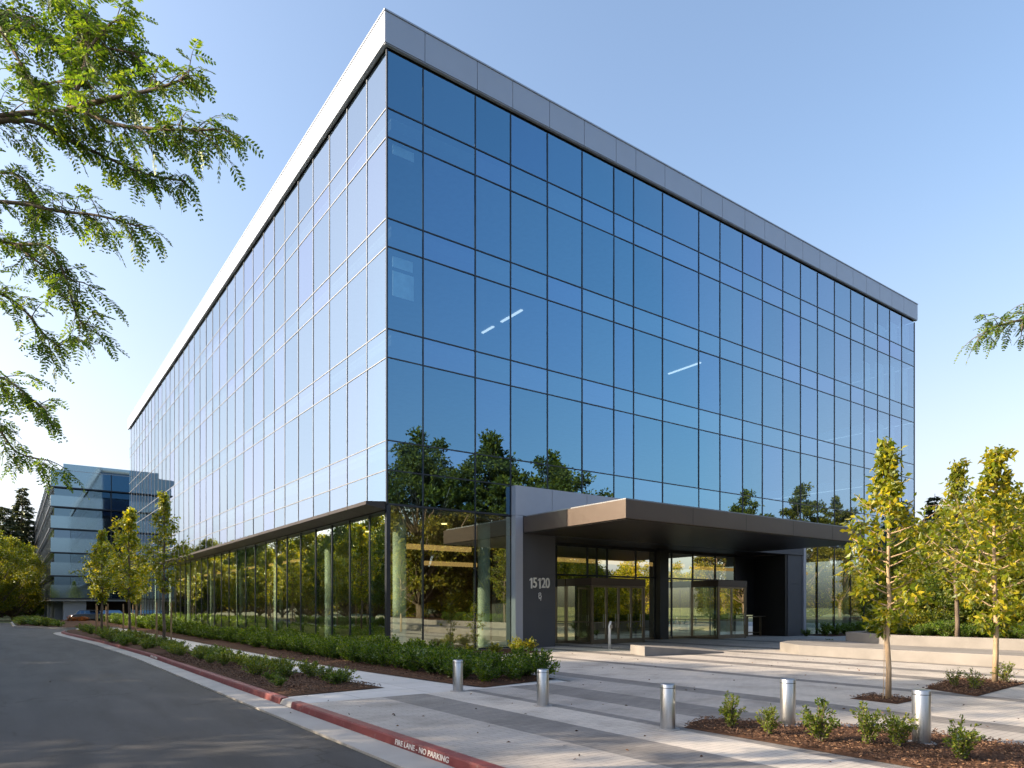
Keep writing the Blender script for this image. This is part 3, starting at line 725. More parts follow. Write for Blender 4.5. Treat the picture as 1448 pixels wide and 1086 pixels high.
ring(7.07,2.30,.055,.018); ring(7.08,2.20,.07,.018,2.4,6.8); e.tube([(7.02,-.29,2.10),(7.14,-.29,2.12),(7.12,-.29,2.02)], .018, 5)
e.build('emblem', M['number'], bld)
# interior: floors, columns, core, lights, blinds
for z, zt in ((7.55,8.0),(11.75,12.15),(15.9,16.3),(20.02,20.42)):
    MB().box(.35,WX-.3,.35,LN-.4,z,zt).build('floor_slab', M['ceil'], bld)
MB().box(.22,WX-.3,.22,LN-.4,5.42,5.58).build('lobby_ceiling', M['ceil'], bld)
lf = MB(); lf.box(.2,5.9,.13,LN-.4,-.02,.03); lf.box(5.9,26,1.95,LN-.4,-.02,.031); lf.box(26,WX-.1,.2,LN-.4,-.02,.029); lf.build('lobby_floor', M['floor_int'], bld)
co = MB(); co.box(14,34,18,52,0.04,22.6); co.build('core', M['dark_int'], bld)
MB().box(10.0,10.2,10,LN-5,.04,5.4).build('partition', M['wood'], bld)
MB().box(5,32,15,15.2,.04,5.4).build('partition', M['wood'], bld)
cs = [(1.05,1.05),(5.1,1.1)]+[(1.3,9+8.2*i) for i in range(8)]+[(29.5+6*i,1.4) for i in range(3)]
for x,y in cs: MB().lathe([(.27,.04),(.27,5.4)],20,(x,y,0)).build('column', M['col_int'], bld, smooth=True)
for (xx0,xx1,yy0,yy1,zz) in ((3.5,6.9,4.9,5.3,4.45),(6.6,9.9,9.0,9.4,4.0),(9.9,24,6,6.4,4.3),(26,40,7,7.3,4.3)):
    MB().box(xx0,xx1,yy0,yy1,zz,zz+.22).build('cove_light', M['warm'], bld)
for y in (20,30,41,52): MB().box(3.5,3.8,y,y+7,4.7,4.82).build('cove_light', M['warm'], bld)
for x,y in ((9.2,3.5),(12.8,4),(15,3.4),(19,4.2),(4,2.6),(2.6,7.5),(21,5)): MB().lathe([(.02,.03),(.12,.02),(.13,0)],14,(x,y,5.38)).build('ceiling_lamp', M['warm_pt'], bld)
for x,y,l in ((8.2,2.6,1.7),(8.2,5.0,1.0),(20.8,2.2,2.4)): MB().box(x,x+.13,y,y+l,15.84,15.89).build('ceiling_light', M['cool'], bld)
bl_ = [(.35,1.25,19.0,19.35),(.35,1.2,14.7,15.1),(.35,1.25,13.6,14.55),(36.95,38.4,20.6,21.4),(38.7,40.2,20.6,22.0),(40.5,42,20.6,22.3)]
for z0 in (12.3,16.5,8.2):
    bl_ += [(35.3,36.3,z0,z0+1.9),(37,38.2,z0,z0+2.2),(38.8,39.8,z0,z0+2.4),(40.6,41.8,z0,z0+2.6)]
for x0_,x1_,z0,z1 in bl_: MB().box(x0_,x1_,.22,.24,z0,z1).build('blind', M['blind'], bld)

# rack stand by the black panel, and the push-button post
st = empty('rack_stand', (24.5,1.2,0)); tag(st, 'small pale wooden stand with two legs below the black entrance panel', 'stand')
for dx in (-.75,.55):
    MB().box(dx,dx+.09,-.1,0,0,1.15).build('leg', M['bronze_frame'], st)
MB().box(-.9,.75,-.3,.3,1.15,1.2).build('top', M['bronze_frame'], st); MB().box(-.66,.55,-.06,-.02,.2,.26).build('rail', M['bronze_frame'], st)
po = empty('button_post', (8.6,-3.0,0)); tag(po, 'slim pale metal push button post standing in front of the left glass doors', 'post')
MB().tube([(0,0,0),(.0,0,.95),(.06,0,1.15)],[.06,.06,.045],10).build('post', M['white_metal'], po, smooth=True)
MB().box(-.05,.07,-.09,-.061,.86,1.0).build('button_plate', M['steel'], po)

# ================================================================== BOLLARDS
def bollard():
    r_ = empty('bollard')
    MB().lathe([(.095,0),(.095,.635),(.09,.646),(.08,.65)],36).build('shaft', M['steel'], r_, smooth=False)
    for p in r_.children[0].data.polygons: p.use_smooth = len(p.vertices) == 4
    MB().lathe([(.0965,.59),(.0965,.598)],36).build('cap_ring', M['mullion'], r_, smooth=False)
    MB().lathe([(.15,0.001),(.15,.008),(.145,.012)],36).build('base_plate', M['concrete'], r_, smooth=False)
    return r_
b0 = bollard(); b0.scale = (1.12,1.12,1)
bl = [((-3.90,-11.45),'small farthest steel bollard beside the hedge bed corner'),
      ((-3.80,-14.15),'second steel bollard from the left, on the pale strip between dark paving bands'),
      ((-3.81,-17.03),'steel bollard just left of the foreground shrub bed tip'),
      ((-2.28,-17.95),'steel bollard rising behind the second and third shrubs of the foreground bed'),
      ((-2.12,-19.70),'nearest and rightmost steel bollard, standing in the foreground mulch bed')]
for i,((x,y),lab) in enumerate(bl):
    o = b0 if i == 0 else copy_tree(b0)
    o.location = (x,y,0.0 if i < 3 else .03); o.scale = (1.12,1.12,1.0 if i < 3 else 1.04)
    tag(o, lab, 'bollard', 'stainless steel bollards along the plaza edge')

# ================================================================== SHRUBS
hs = [shrub('hedge_shrub', .62, .46, 30, 46, .075, M['lf_hedge'], 100+i, .5) for i in range(4)]
fs = [shrub('low_shrub', .38, .34, 26, 34, .06, M['lf_shrub'] if i % 2 else M['lf_hedge'], 120+i, .4) for i in range(4)]
used = set()
def place(pool, loc, rz, s, label, cat, group):
    i = rnd.randrange(len(pool)); src = pool[i]
    if id(src) in used: o = copy_tree(src)
    else: o = src; used.add(id(src))
    o.location = loc; o.rotation_euler = (0,0,rz); o.scale = (s,s,s*rnd.uniform(.85,1.15))
    return tag(o, label, cat, group)
y = -10.7
while y < 66:
    stp = .62 if y < 6 else (.85 if y < 25 else 1.35); sc_ = 1.0 if y < 6 else (1.15 if y < 25 else 1.5)
    for row in (0,1,2):
        x = [-2.85,-1.95,-1.05][row]+rnd.gauss(0,.1)
        if y < -2 and row == 0: x += (-1.5-y)*0.02
        if y < 0 or row < 2 or y < 10:
            if in2(x,y) : place(hs, (x,y+rnd.gauss(0,.08),.03), rnd.random()*6.28, sc_*rnd.uniform(.85,1.12), 'dense green hedge shrub in the continuous hedge along the glass wall', 'shrub', 'hedge shrubs along the glass wall')
    y += stp
for x,y_,s in ((-1.0,-9.8,.7),(-.95,-8.8,.6),(-.9,-7.6,.6),(-.9,-6.4,.6),(-.7,-5.0,.6),(-.3,-4,.55),(-1.5,-10.1,.8)):
    if in2(x,y_): place(hs, (x,y_,.03), rnd.random()*6, s, 'loose green shrub at the plaza edge of the corner hedge bed', 'shrub', 'shrubs on the plaza side of the corner bed')
yl = [shrub('yellow_shrub', .5, .42, 26, 30, .085, M['lf_yel'], 140+i, .4) for i in range(2)]
for i,(x,y_,s) in enumerate(((3.4,-2.2,.85),(4.2,-2.5,1.0),(4.9,-2.4,1.05),(2.4,-2,.7),(1.3,-2.2,.8),(5.2,-1.4,.9))):
    place(yl, (x,y_,.03), rnd.random()*6, s, 'yellow green shrub at the foot of the corner glass beside the 15120 wall', 'shrub', 'yellow green shrubs under the lobby glass')
bs = sapling('bush', 1.9, .55, .35, 16, 420, .09, M['lf_yel'], M['bark_pale'], 77, .015, .4)
bs.location = (3.3,-.9,.02); tag(bs, 'tall thin yellow leaved bush in front of the lobby glass left of the wall', 'bush')
# bed along the kerb
y = -9.7; gi = 0
while y < 36:
    stp = .45 if y < 5 else (.75 if y < 20 else 1.3)
    for k in range(2 if y > -2 else 1):
        x = rnd.uniform(-6.8,-5.3) if y < 5 else rnd.uniform(-7.4,-5.9)
        if rnd.random() < (.8 if y < 4 else .95) and in1(x,y) and not (abs(y+10) < .3):
            s = rnd.uniform(.6,1.15)*(1 if y < 8 else 1.35)
            place(fs, (x,y,.04), rnd.random()*6.28, s, 'low spreading shrub in the mulch bed between the red kerb and the footpath', 'shrub', 'low shrubs in the kerbside bed')
    y += stp
for x,y_ in ((-5.35,-8.9),(-5.5,-8.2),(-5.55,-7.4),(-5.75,-5.9),(-5.7,-5.0),(-5.8,-3.9),(-5.9,-2.8),(-5.85,-1.6),(-5.95,0),(-6,1.6)):
    place(fs, (x,y_,.04), rnd.random()*6, rnd.uniform(.9,1.3), 'low spreading shrub in the mulch bed between the red kerb and the footpath', 'shrub', 'low shrubs in the kerbside bed')
y = 45.5
while y < 72:
    for k in range(2):
        x = -8.4-(y-45)*.22+rnd.uniform(0,1.2) if y < 56 else rnd.uniform(-10.8,-9)
        if inf(x,y): place(fs, (x,y,.05), rnd.random()*6, 1.9, 'sunlit low shrub in the far bed at the bend of the road', 'shrub', 'low shrubs in the far roadside bed')
    y += 1.5
# foreground bed: each shrub told apart
fg = [shrub('foreground_shrub', .50, .2, 22, 46, .045, M['lf_shrub'], 160+i, .45, 1.3) for i in range(6)]
FG = [((1033,1029),1.0,'bushy round shrub at the left tip of the foreground bed'),((1087,1038),.82,'low sparse shrub left of the bollard in the foreground bed'),
      ((1160,1048),1.2,'fullest shrub of the foreground bed, just right of the fourth bollard'),((1226,1052),1.05,'slim dark green upright shrub in the middle of the foreground bed'),
      ((1270,1056),1.1,'yellow tinged shrub touching the left side of the nearest bollard'),((1360,1075),1.02,'solitary upright shrub right of the nearest bollard')]
for o,((px,py),s,lab) in zip(fg,FG):
    p = gnd(px,py,.04); o.location = (p.x,p.y,.03); o.scale = (s,s,s); tag(o, lab, 'shrub', 'small shrubs in the foreground bed')
gr = [shrub('pit_shrub', .42, .25, 16, 26, .05, M['lf_shrub'], 170+i, .4, 1.2) for i in range(3)]
for o,(px,py,s,lab) in zip(gr,((1349,972,.9,'left shrub in the large tree pit on the plaza'),(1377,976,1.0,'middle shrub in the large tree pit, left of the trunk'),(1421,966,1.15,'tall thin shrub right of the trunk in the large tree pit'))):
    p = gnd(px,py,.03); o.location = (p.x,p.y,.03); o.scale = (s,s,s*1.1); tag(o, lab, 'shrub')
# planter hedge
k = 0
for x,y_ in [(15.3+(i%3)*.75, -12.2-.8*(i//3)) for i in range(39)]+[(17+.95*i+.3*j, -9.6+.138*(.95*i)-.95*j) for i in range(20) for j in range(3)]:
    if y_ > -5.6: continue
    place(hs, (x+rnd.gauss(0,.1),y_+rnd.gauss(0,.1),.62), rnd.random()*6.28, rnd.uniform(.9,1.1), 'dark green low hedge shrub growing in the raised concrete planter', 'shrub', 'hedge shrubs in the raised planter')
o = copy_tree(hs[1], (26.6,-.9,.0), 1, .8); tag(o, 'small dark shrub at the foot of the right grey entrance wall', 'shrub')
o = copy_tree(hs[2], (22.5,-4.9,.62) if False else (17.6,-7.4,0), 1, .6); tag(o, 'small shrub between the seat ledge and the planter', 'shrub')
for i in range(12):
    o = copy_tree(hs[i%4], (28.5+1.15*i,-1.0,0.0), i, 1.25); tag(o, 'green shrub below the right hand lobby glass past the entrance', 'shrub', 'shrubs below the right lobby glass')
struct(MB().box(27.7,43,-1.9,-.1,-.02,.02).build('planting_bed', M['mulch']))

# ================================================================== TREES
def put(o, loc, rz=0, s=1): o.location = loc; o.rotation_euler = (0,0,rz); o.scale = (s,s,s); return o
tA = sapling('young_tree', 4.85, .94, 1.2, 44, 2500, .14, M['lf_yel'], M['bark_pale'], 21, .05, .33, .52)
tag(put(tA,(1.9,-17.38,0)), 'nearest young yellow leaved plaza tree with pale trunk in the small square pit', 'tree')
vn = MB().tube([(-.14,.03,0),(-.12,.02,.5),(-.16,0,.95),(-.12,.02,1.4)],[.008,.007,.006,.004],5).build('side_shoot', M['bark_pale'], tA)
tB = sapling('young_tree', 5.35, 1.22, 1.15, 46, 3000, .15, M['lf_yel'], M['bark_pale'], 25, .06, .36, .55)
p = gnd(1407,967); tag(put(tB,(p.x,p.y,0)), 'young yellow leaved plaza tree in the large mulched pit with shrubs', 'tree')
tC = sapling('young_tree', 6.35, 1.15, 1.6, 50, 2800, .16, M['lf_street'], M['bark'], 29, .075, .36, .5)
p = gnd(1353,915,.36); tag(put(tC,(p.x,p.y,.36)), 'young tree standing on the seat ledge in front of the planter wall', 'tree')
tD = sapling('young_tree', 6.2, 1.25, 1.3, 54, 3000, .16, M['lf_yel'], M['bark_pale'], 33, .065, .36, .5)
p = gnd(1500,958); tag(put(tD,(p.x,p.y,0)), 'young plaza tree at the right edge of the photo, only its leaves in view', 'tree')
st1 = sapling('street_tree', 6.7, .95, 2.3, 44, 2300, .15, M['lf_street'], M['bark'], 41, .07, .4, .55, stakes=2)
tag(put(st1,(-6.03,9.43,.03)), 'nearest staked street tree in the kerbside bed, tallest against the mirror glass', 'tree')
st2 = sapling('street_tree', 7.0, 1.6, 2.3, 54, 3800, .17, M['lf_yel'], M['bark'], 43, .07, .35, .55, stakes=2)
tag(put(st2,(-6.35,17.5,.03),0,.98), 'full yellow green staked street tree, second along the kerbside bed', 'tree')
st3 = sapling('street_tree', 6.3, 1.2, 2.0, 44, 2600, .17, M['lf_street'], M['bark'], 47, .07, .35, .55, stakes=2)
tag(put(st3,(-7.0,24.0,.03),0,1.0), 'third staked street tree in front of the banded office building', 'tree')
for i,(x,y_,lab) in enumerate(((-5.2,27,'street tree hiding behind the full yellow green one'),(-6.0,35,'far street tree at the end of the kerbside bed'))):
    o = copy_tree(st2, (x,y_,.03), 1+i, .92); tag(o, lab, 'tree')
o = copy_tree(st3, (-2.2,46.5,.03), 2, 1.0); tag(o, 'street tree beside the far corner of the mirror glass block', 'tree')

# honey locust overhanging from the left: limbs traced to real depth
def locust(name, trunk_base, trunk_top, limbs, seed, twig_n, mat, flen=.18, pairs=7, ll=.058, lw=.021, tlen=.33):
    r = random.Random(seed); root = empty(name, trunk_base); B = Vector(trunk_base); tr = MB()
    tr.tube([(0,0,0), (Vector(trunk_top)-B)*.5+Vector((.1,0,0)), Vector(trunk_top)-B], [.16,.13,.1], 12)
    bases = []; dirs = []
    for path, rad, dens in limbs:
        P = [at(*q)-B for q in path]
        # smooth resample
        pts = []
        for i in range(len(P)-1):
            a0 = P[max(i-1,0)]; a1 = P[i]; a2 = P[i+1]; a3 = P[min(i+2,len(P)-1)]
            for t in (0,.25,.5,.75): pts.append(.5*((2*a1)+(a2-a0)*t+(2*a0-5*a1+4*a2-a3)*t*t+(3*a1-a0-3*a2+a3)*t**3))
        pts.append(P[-1]); n = len(pts)
        tr.tube(pts, [rad*(1-.85*i/(n-1))+.004 for i in range(n)], 7)
        length = sum((pts[i+1]-pts[i]).length for i in range(n-1))
        nt_ = int(length*twig_n*dens)
        for k in range(nt_):
            t = ((k+r.random())/nt_)*(n-1.01); i = int(t); q = pts[i].lerp(pts[i+1],t-i); d = (pts[i+1]-pts[i]).normalized()
            s = d.cross(Vector((0,0,1))).normalized()
            td = (d*r.uniform(.3,1)+s*r.gauss(0,.5)+Vector((0,0,r.gauss(.0,.55)))).normalized(); tl = tlen*r.uniform(.3,1)
            tw = bez(q, q+td*tl*.5+Vector((0,0,.03)), q+td*tl-Vector((0,0,tl*.12)), 4)
            tr.tube(tw, [.006,.005,.004,.003,.002], 4, cap=False)
            nf = max(3,int(tl*17))
            for j in range(nf):
                u = (j+.6)/nf*3.99; ii = int(u); qq = tw[ii].lerp(tw[min(4,ii+1)],u-ii); dd = (tw[min(4,ii+1)]-tw[ii]).normalized()
                sd = dd.cross(Vector((0,0,1))).normalized()*(1 if j%2 else -1)
                bases.append(qq); dirs.append(dd*.55+sd*.75+Vector((0,0,r.gauss(-.35,.35)))+rv(r,.15))
            bases.append(tw[-1]); dirs.append((tw[-1]-tw[-2]).normalized()+Vector((0,0,-.3)))
    V, F, T = frond_arrays(bases, dirs, flen, pairs, ll, lw, seed)
    n = len(tr.v); tr.v += T.v; tr.f += [tuple(i+n for i in f) for f in T.f]; tr.m += T.m
    tr.build('limbs', M['bark'], root, smooth=True)
    mesh_obj('foliage', V, F, mat, root)
    return root, len(F)
LT = at(-430, 330, 6.2)
limbs = [
 ([(-430,330,6.2),(-200,210,6.1),(0,165,6.0),(95,156,6.0)], .055, .9),
 ([(95,156,6.0),(160,138,5.9),(220,126,5.8),(268,108,5.7)], .022, 2.1),
 ([(-60,178,6.0),(38,170,6.0),(90,195,6.1),(150,222,6.2),(205,246,6.2),(262,256,6.1)], .02, 1.9),
 ([(105,152,6.0),(165,176,5.8),(220,182,5.7),(265,184,5.6),(296,184,5.6)], .015, 2.2),
 ([(95,156,6.0),(118,105,6.1),(125,72,6.2),(150,40,6.3),(168,25,6.3)], .015, 2.2),
 ([(-200,210,6.1),(-80,90,6.4),(0,20,6.5),(70,55,6.5),(120,62,6.4),(190,75,6.3)], .02, 2.4),
 ([(-80,90,6.4),(20,-40,6.6),(90,10,6.7),(120,28,6.6)], .015, 2.2),
 ([(0,40,6.3),(30,90,6.2),(50,120,6.2),(120,110,6.1),(190,130,6.0)], .012, 2.0),
 ([(-430,330,6.2),(-150,290,6.3),(0,285,6.4),(80,298,6.4),(140,305,6.3),(195,320,6.2)], .022, 1.1),
 ([(-150,290,6.3),(-40,330,6.6),(20,345,6.7),(70,350,6.6),(95,400,6.5),(108,445,6.4),(125,468,6.4)], .016, 1.25),
 ([(20,345,6.7),(60,375,6.6),(90,393,6.6),(120,400,6.6)], .01, 1.5),
 ([(-100,200,6.5),(-20,240,6.6),(30,250,6.6),(60,300,6.6)], .014, 1.8),
 ([(-430,330,6.2),(-120,400,6.6),(-20,410,6.8),(25,430,6.9),(60,470,6.9),(85,492,6.9)], .016, 1.0),
 ([(-120,400,6.6),(-40,520,6.9),(5,535,7.0),(40,560,7.0),(60,580,7.0)], .014, 1.4),
 ([(-40,520,6.9),(-30,590,7.0),(0,610,7.0),(25,640,7.0),(72,652,7.0)], .012, 1.6),
]
lo, nl = locust('honey_locust', (LT.x-.2,LT.y,-.1), LT, limbs, 61, 10, M['lf_locust'])
tag(lo, 'feathery leaved tree reaching in from the left edge over the road', 'tree')
print('locust leaflets', nl)
RT = at(1750, 470, 8)
limbs = [([(1750,470,8),(1600,440,8),(1500,448,7.9),(1448,452,7.8),(1415,460,7.8),(1392,470,7.7)], .02, 1.0),
         ([(1500,448,7.9),(1470,430,7.9),(1450,428,7.9)], .008, 1.0)]
lo2, nl = locust('honey_locust', (RT.x,RT.y,0), RT, limbs, 67, 15, M['lf_locust'], flen=.13, pairs=6, ll=.042, lw=.02, tlen=.28)
tag(lo2, 'small leafy branch of a tree reaching in at the right edge against the sky', 'tree')

# big trees: row across the road (they shade the road and show in the long side's glass)
bt = [bigtree('broad_tree', 14.5, 5.0, 2.6, 84, 330, .30, M['lf_street'], 201, .26, ck=.2, jag=.4), bigtree('broad_tree', 14.5, 5.2, 2.4, 84, 330, .30, M['lf_green'], 202, .26, ck=.2, jag=.4)]
first = [True, True]
def broad(k, loc, rz, s, label, group=None):
    o = bt[k] if first[k] else copy_tree(bt[k]); first[k] = False
    o.location = loc; o.rotation_euler = (0,0,rz); o.scale = s if hasattr(s,'__len__') else (s,s,s)
    return tag(o, label, 'tree', group)
y = -.4; i = 0
while y < 235:
    broad(0 if i % 3 != 1 else 1, (-28+rnd.gauss(0,.6),y,-.1), rnd.random()*6, rnd.uniform(1.12,1.2) if y < 38 else (rnd.uniform(.85,1.0) if y < 110 else rnd.uniform(.95,1.15)), 'broad sunlit tree across the road, seen only as a reflection in the long glass wall', 'trees across the road')
    y += 7.2; i += 1
broad(1, (-28.5,-11.5,-.1), 1.0, .70, 'smaller tree across the road behind the camera side, outside the view')
# trees behind and right of the camera, mirrored in the front glass
rt = [bigtree('plaza_side_tree', 16.5, 4.9, 4.0, 150, 170, .36, M['lf_dark'], 211, .3, ck=.12, jag=.75), bigtree('plaza_side_tree', 17.5, 2.9, 5.0, 90, 130, .36, M['lf_dark'], 214, .22, ck=.12, jag=.8)]
for i,(k,x,y_,s) in enumerate(((0,17.5,-30,.95),(0,26.0,-31,1.03),(0,33.2,-30,.97),(1,64,-30,.9),(1,77,-30,1.02),(1,88,-31,1.0))):
    o = rt[k] if i in (0,3) else copy_tree(rt[k]); o.location = (x,y_,0); o.rotation_euler = (0,0,i*1.3); o.scale = (s,)*3
    tag(o, 'tall dark tree mirrored in the front glass above the canopy', 'tree', 'tall trees mirrored in the front glass')
lowt = bigtree('low_tree', 7.5, 3.2, 1.2, 60, 120, .28, leafmat('sunny_leaf', (.16,.2,.015), (.34,.34,.025), (.55,.42,.03), .6, .1), 221, .14, ck=.14, jag=.4)
for i in range(15):
    x = -2+6.2*i+rnd.gauss(0,.8); o = lowt if i == 0 else copy_tree(lowt)
    o.location = (x+14,-36+rnd.gauss(0,2),0); o.rotation_euler = (0,0,i*1.9); s = rnd.uniform(.85,1.15); o.scale = (s,s,s)
    tag(o, 'low yellow green tree mirrored in the entrance doors and lobby glass', 'tree', 'low trees mirrored in the entrance glass')

# background right
bgr = bigtree('background_tree', 10, 4.2, 1.0, 60, 420, .30, M['lf_street'], 231, .2)
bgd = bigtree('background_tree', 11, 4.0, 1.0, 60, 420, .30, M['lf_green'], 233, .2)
con = conifer('conifer', 13, 3.2, 241)
n0 = [0,0,0]
def bg(src, idx, px, depth, top, label, cat='tree', group=None, baseh=None):
    o = src if n0[idx] == 0 else copy_tree(src); n0[idx] += 1
    p = at(px, 858, depth); hh = 1.75+(858-top)/977*depth; s = hh/baseh
    o.location = (p.x,p.y,0); o.rotation_euler = (0,0,rnd.random()*6); o.scale = (s*rnd.uniform(.9,1.1),)*2+(s,)
    return tag(o, label, cat, group)
bg(con,0,1322,50,698,'dull brown green conifer just right of the glass block','tree',None,13)
bg(con,0,1388,60,712,'dark conifer rising between the two right plaza trees','tree',None,13)
bg(con,0,1440,62,705,'tall conifer behind the right edge trees','tree',None,13)
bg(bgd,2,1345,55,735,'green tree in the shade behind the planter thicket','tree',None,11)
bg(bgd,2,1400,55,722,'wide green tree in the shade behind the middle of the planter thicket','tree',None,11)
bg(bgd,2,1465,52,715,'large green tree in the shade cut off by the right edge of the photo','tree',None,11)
bg(bgr,1,1312,31,752,'rounded yellow green tree beside the right end of the glass block','tree',None,10)
bg(bgr,1,1352,29,735,'bushy yellow green tree behind the planter hedge, left of the middle','tree',None,10)
bg(bgr,1,1402,28,722,'broad yellow green tree behind the planter hedge on the right','tree',None,10)
bg(bgr,1,1450,27,705,'yellow green tree at the right edge behind the planter hedge','tree',None,10)
bg(bgr,1,1505,27,730,'yellow green tree just outside the right edge','tree',None,10)
for i,px in enumerate((1303,1328,1362,1392,1425,1460)):
    bg(bgd if i%2 else bgr, 2 if i%2 else 1, px, 27.5+rnd.uniform(-.6,1.2), 812+rnd.uniform(-8,8), 'head high sunlit bush behind the planter hedge','bush','bushes behind the planter hedge',11 if i%2 else 10)

# ================================================================== SECOND BUILDING
b2 = empty('banded_office_building', (0,0,0)); tag(b2, 'six storey office building with stacked horizontal glass bands raised on columns', 'building')
BX, BY = -6.95, 84.3; BW, BL = 40, 100
sz = .0921
def zz(py): return 1.75+(858-py)*sz
band = [(827,846),(795,814),(760,781),(729,747),(700,716),(664,688)]
rec = [(814,827),(781,795),(747,760),(716,729),(688,700)]
FM = [0,6.6,14.2,21.5,28.5,35.0,40]
for (t,b_) in band:
    MB().box(BX-.25,BX+BW,BY-.25,BY+.2,zz(b_),zz(t)).build('spandrel_band', M['far_band'], b2)
    MB().box(BX-.25,BX+.2,BY+.21,BY+BL,zz(b_),zz(t)).build('spandrel_band', M['far_band'], b2)
    MB().box(BX-.4,BX+BW,BY-.4,BY-.255,zz(b_)-.1,zz(b_)+.06).build('sill', M['mullion'], b2)
    MB().box(BX-.4,BX-.255,BY-.25,BY+BL,zz(b_)-.1,zz(b_)+.06).build('sill', M['mullion'], b2)
for (t,b_) in rec:
    MB().box(BX+.15,BX+BW-.2,BY+.15,BY+.3,zz(b_)+.003,zz(t)-.003).build('window_strip', M['far_glass'], b2)
    MB().box(BX+.15,BX+.3,BY+.31,BY+BL-.2,zz(b_)+.003,zz(t)-.003).build('window_strip', M['far_glass'], b2)
mm = MB()
for x in FM[1:-1]: mm.box(BX+x*1.0-.06,BX+x+.06,BY-.3,BY-.256,zz(846),zz(664)); mm.box(BX+x-.05,BX+x+.05,BY+.1,BY+.148,zz(846),zz(664))
for y in range(4,96,4): mm.box(BX-.3,BX-.256,BY+y-.05,BY+y+.05,zz(846),zz(664))
mm.build('mullions', M['mullion'], b2)
MB().box(BX+.32,BX+BW-.3,BY+.32,BY+BL-.3,zz(846)+.05,zz(664)-.1).build('inner_block', M['dark_int'], b2)
MB().box(BX,BX+BW,BY,BY+BL,zz(664)-.09,zz(664)+.1).build('roof', M['concrete'], b2)
ps = MB(); ps.box(BX+1.2,BX+BW-2,BY+1.2,BY+1.4,zz(664)+.1,zz(664)+1.15); ps.build('roof_screen', M['far_band'], b2)
MB().box(BX-.3,BX+BW,BY-.3,BY+BL,zz(846)-.35,zz(846)-.12).build('underside', M['concrete'], b2)
for x in (1.2,9,17,25,33):
    for y in (1.2,): MB().box(BX+x,BX+x+2.6 if x < 2 else BX+x+1.2,BY+y,BY+y+1.2,-.1,zz(846)-.36).build('column', M['frame_metal'], b2)
for y in (10,20,32,46,62,80): MB().box(BX+.6,BX+1.6,BY+y,BY+y+1,-.1,zz(846)-.36).build('column', M['frame_metal'], b2)
MB().box(BX+3,BX+BW-1,BY+9,BY+9.3,-.1,zz(846)-.36).build('ground_floor_wall', M['wood'], b2)
for x in (14,24): MB().box(BX+x,BX+x+2,BY+8.8,BY+8.98,.4,1.9).build('lit_window', M['warm'], b2)

# ================================================================== CARS
def car(name, paint):
    r_ = empty(name); prof = [(-2.25,.32),(-2.28,.62),(-2.15,.86),(-1.5,.95),(-.95,.98),(.9,.98),(1.6,.9),(2.15,.78),(2.27,.58),(2.25,.3)]
    mb = MB(); n = len(prof); W = [(-.86,.0),(-.82,.06),(.82,.06),(.86,0)]
    for yw in (-.88,-.82,.82,.88):
        k_ = .0 if abs(yw) > .85 else .03
        mb.v += [(x*(1 if abs(yw) < .85 else .985),yw,z+(k_ if z > .5 else 0)) for x,z in prof]
    for j in range(3):
        for i in range(n-1): a = j*n+i; mb.f.append((a,a+1,a+n+1,a+n)); mb.m.append(0)
        mb.f.append((j*n+n-1,j*n,(j+1)*n,(j+1)*n+n-1)); mb.m.append(0)
    mb.f.append(tuple(range(n))[::-1]); mb.f.append(tuple(3*n+i for i in range(n))); mb.m += [0,0]
    mb.build('body', paint, r_, bevel=.04)
    g_ = MB(); g_.prism([(0,0)]*0 or [(-1.75,-.78),(1.2,-.78),(1.2,.78),(-1.75,.78)], .985, 1.4)
    g_.v = g_.v[:4]+[(x*.74-.12,y*.84,1.42) for x,y,z in g_.v[4:]]
    g_.build('glasshouse', M['far_glass'], r_)
    MB().box(-1.38,.72,-.64,.64,1.425,1.47).build('roof', paint, r_, bevel=.02)
    for x in (-1.4,1.4):
        for y in (-.8,.8):
            w_ = MB().tube([(x,y-.11,.33),(x,y+.11,.33)], .33, 18).build('wheel', M['black'], r_)
            MB().tube([(x,y-.118,.33),(x,y+.118,.33)], .19, 12).build('rim', M['steel'], w_)
    for y in (-.62,.62):
        MB().box(2.22,2.285,y-.17,y+.17,.62,.74).build('headlight', M['white_metal'], r_)
        MB().box(-2.29,-2.22,y-.17,y+.17,.66,.8).build('tail_light', M['red'], r_)
    return r_
cw = car('parked_car', pmat('white_paint_car', (.7,.7,.7), .25, 0, var=.02)); cg = car('parked_car', pmat('grey_paint_car', (.12,.13,.15), .25, .5, var=.02))
cars = [(cw,-21,18,'white car in the car park across the road, mirrored in the lobby glass'),(cw,-21,24,'second white car in the car park across the road'),(cg,-21,30.5,'grey car in the car park across the road'),(cw,-21.2,39,'white car farther along the car park across the road')]
seen = set()
for s_,x,y,lab in cars:
    o = s_ if id(s_) not in seen else copy_tree(s_); seen.add(id(s_)); o.location = (x,y,-.12); o.rotation_euler = (0,0,.04); tag(o,lab,'car','cars parked across the road')
lr = leafmat('russet_leaf', (.12,.045,.02), (.24,.08,.03), (.34,.14,.04), .4, .1)
rs0 = shrub('russet_shrub', .7, .5, 26, 40, .1, lr, 190, .5)
for i,px in enumerate((100,104,109,114,119)):
    o = rs0 if i == 0 else copy_tree(rs0); p = at(px,858,82+(i%2)); o.location = (p.x,p.y,-.12); o.rotation_euler = (0,0,i*1.3); o.scale = (1.1,1.1,1.1)
    tag(o, 'russet leaved shrub in front of the columns of the banded building', 'shrub', 'russet shrubs under the banded building')
o = copy_tree(cg,(at(128,858,89).x,at(128,858,89).y,-.15),.1); tag(o,'dark grey car parked right of the russet shrubs under the banded building','car')
o = copy_tree(cg,(at(160,858,92).x,at(160,858,92).y,-.15),-.1); tag(o,'dark grey car behind the staked street trees under the banded building','car')
y = -8
lh = 0
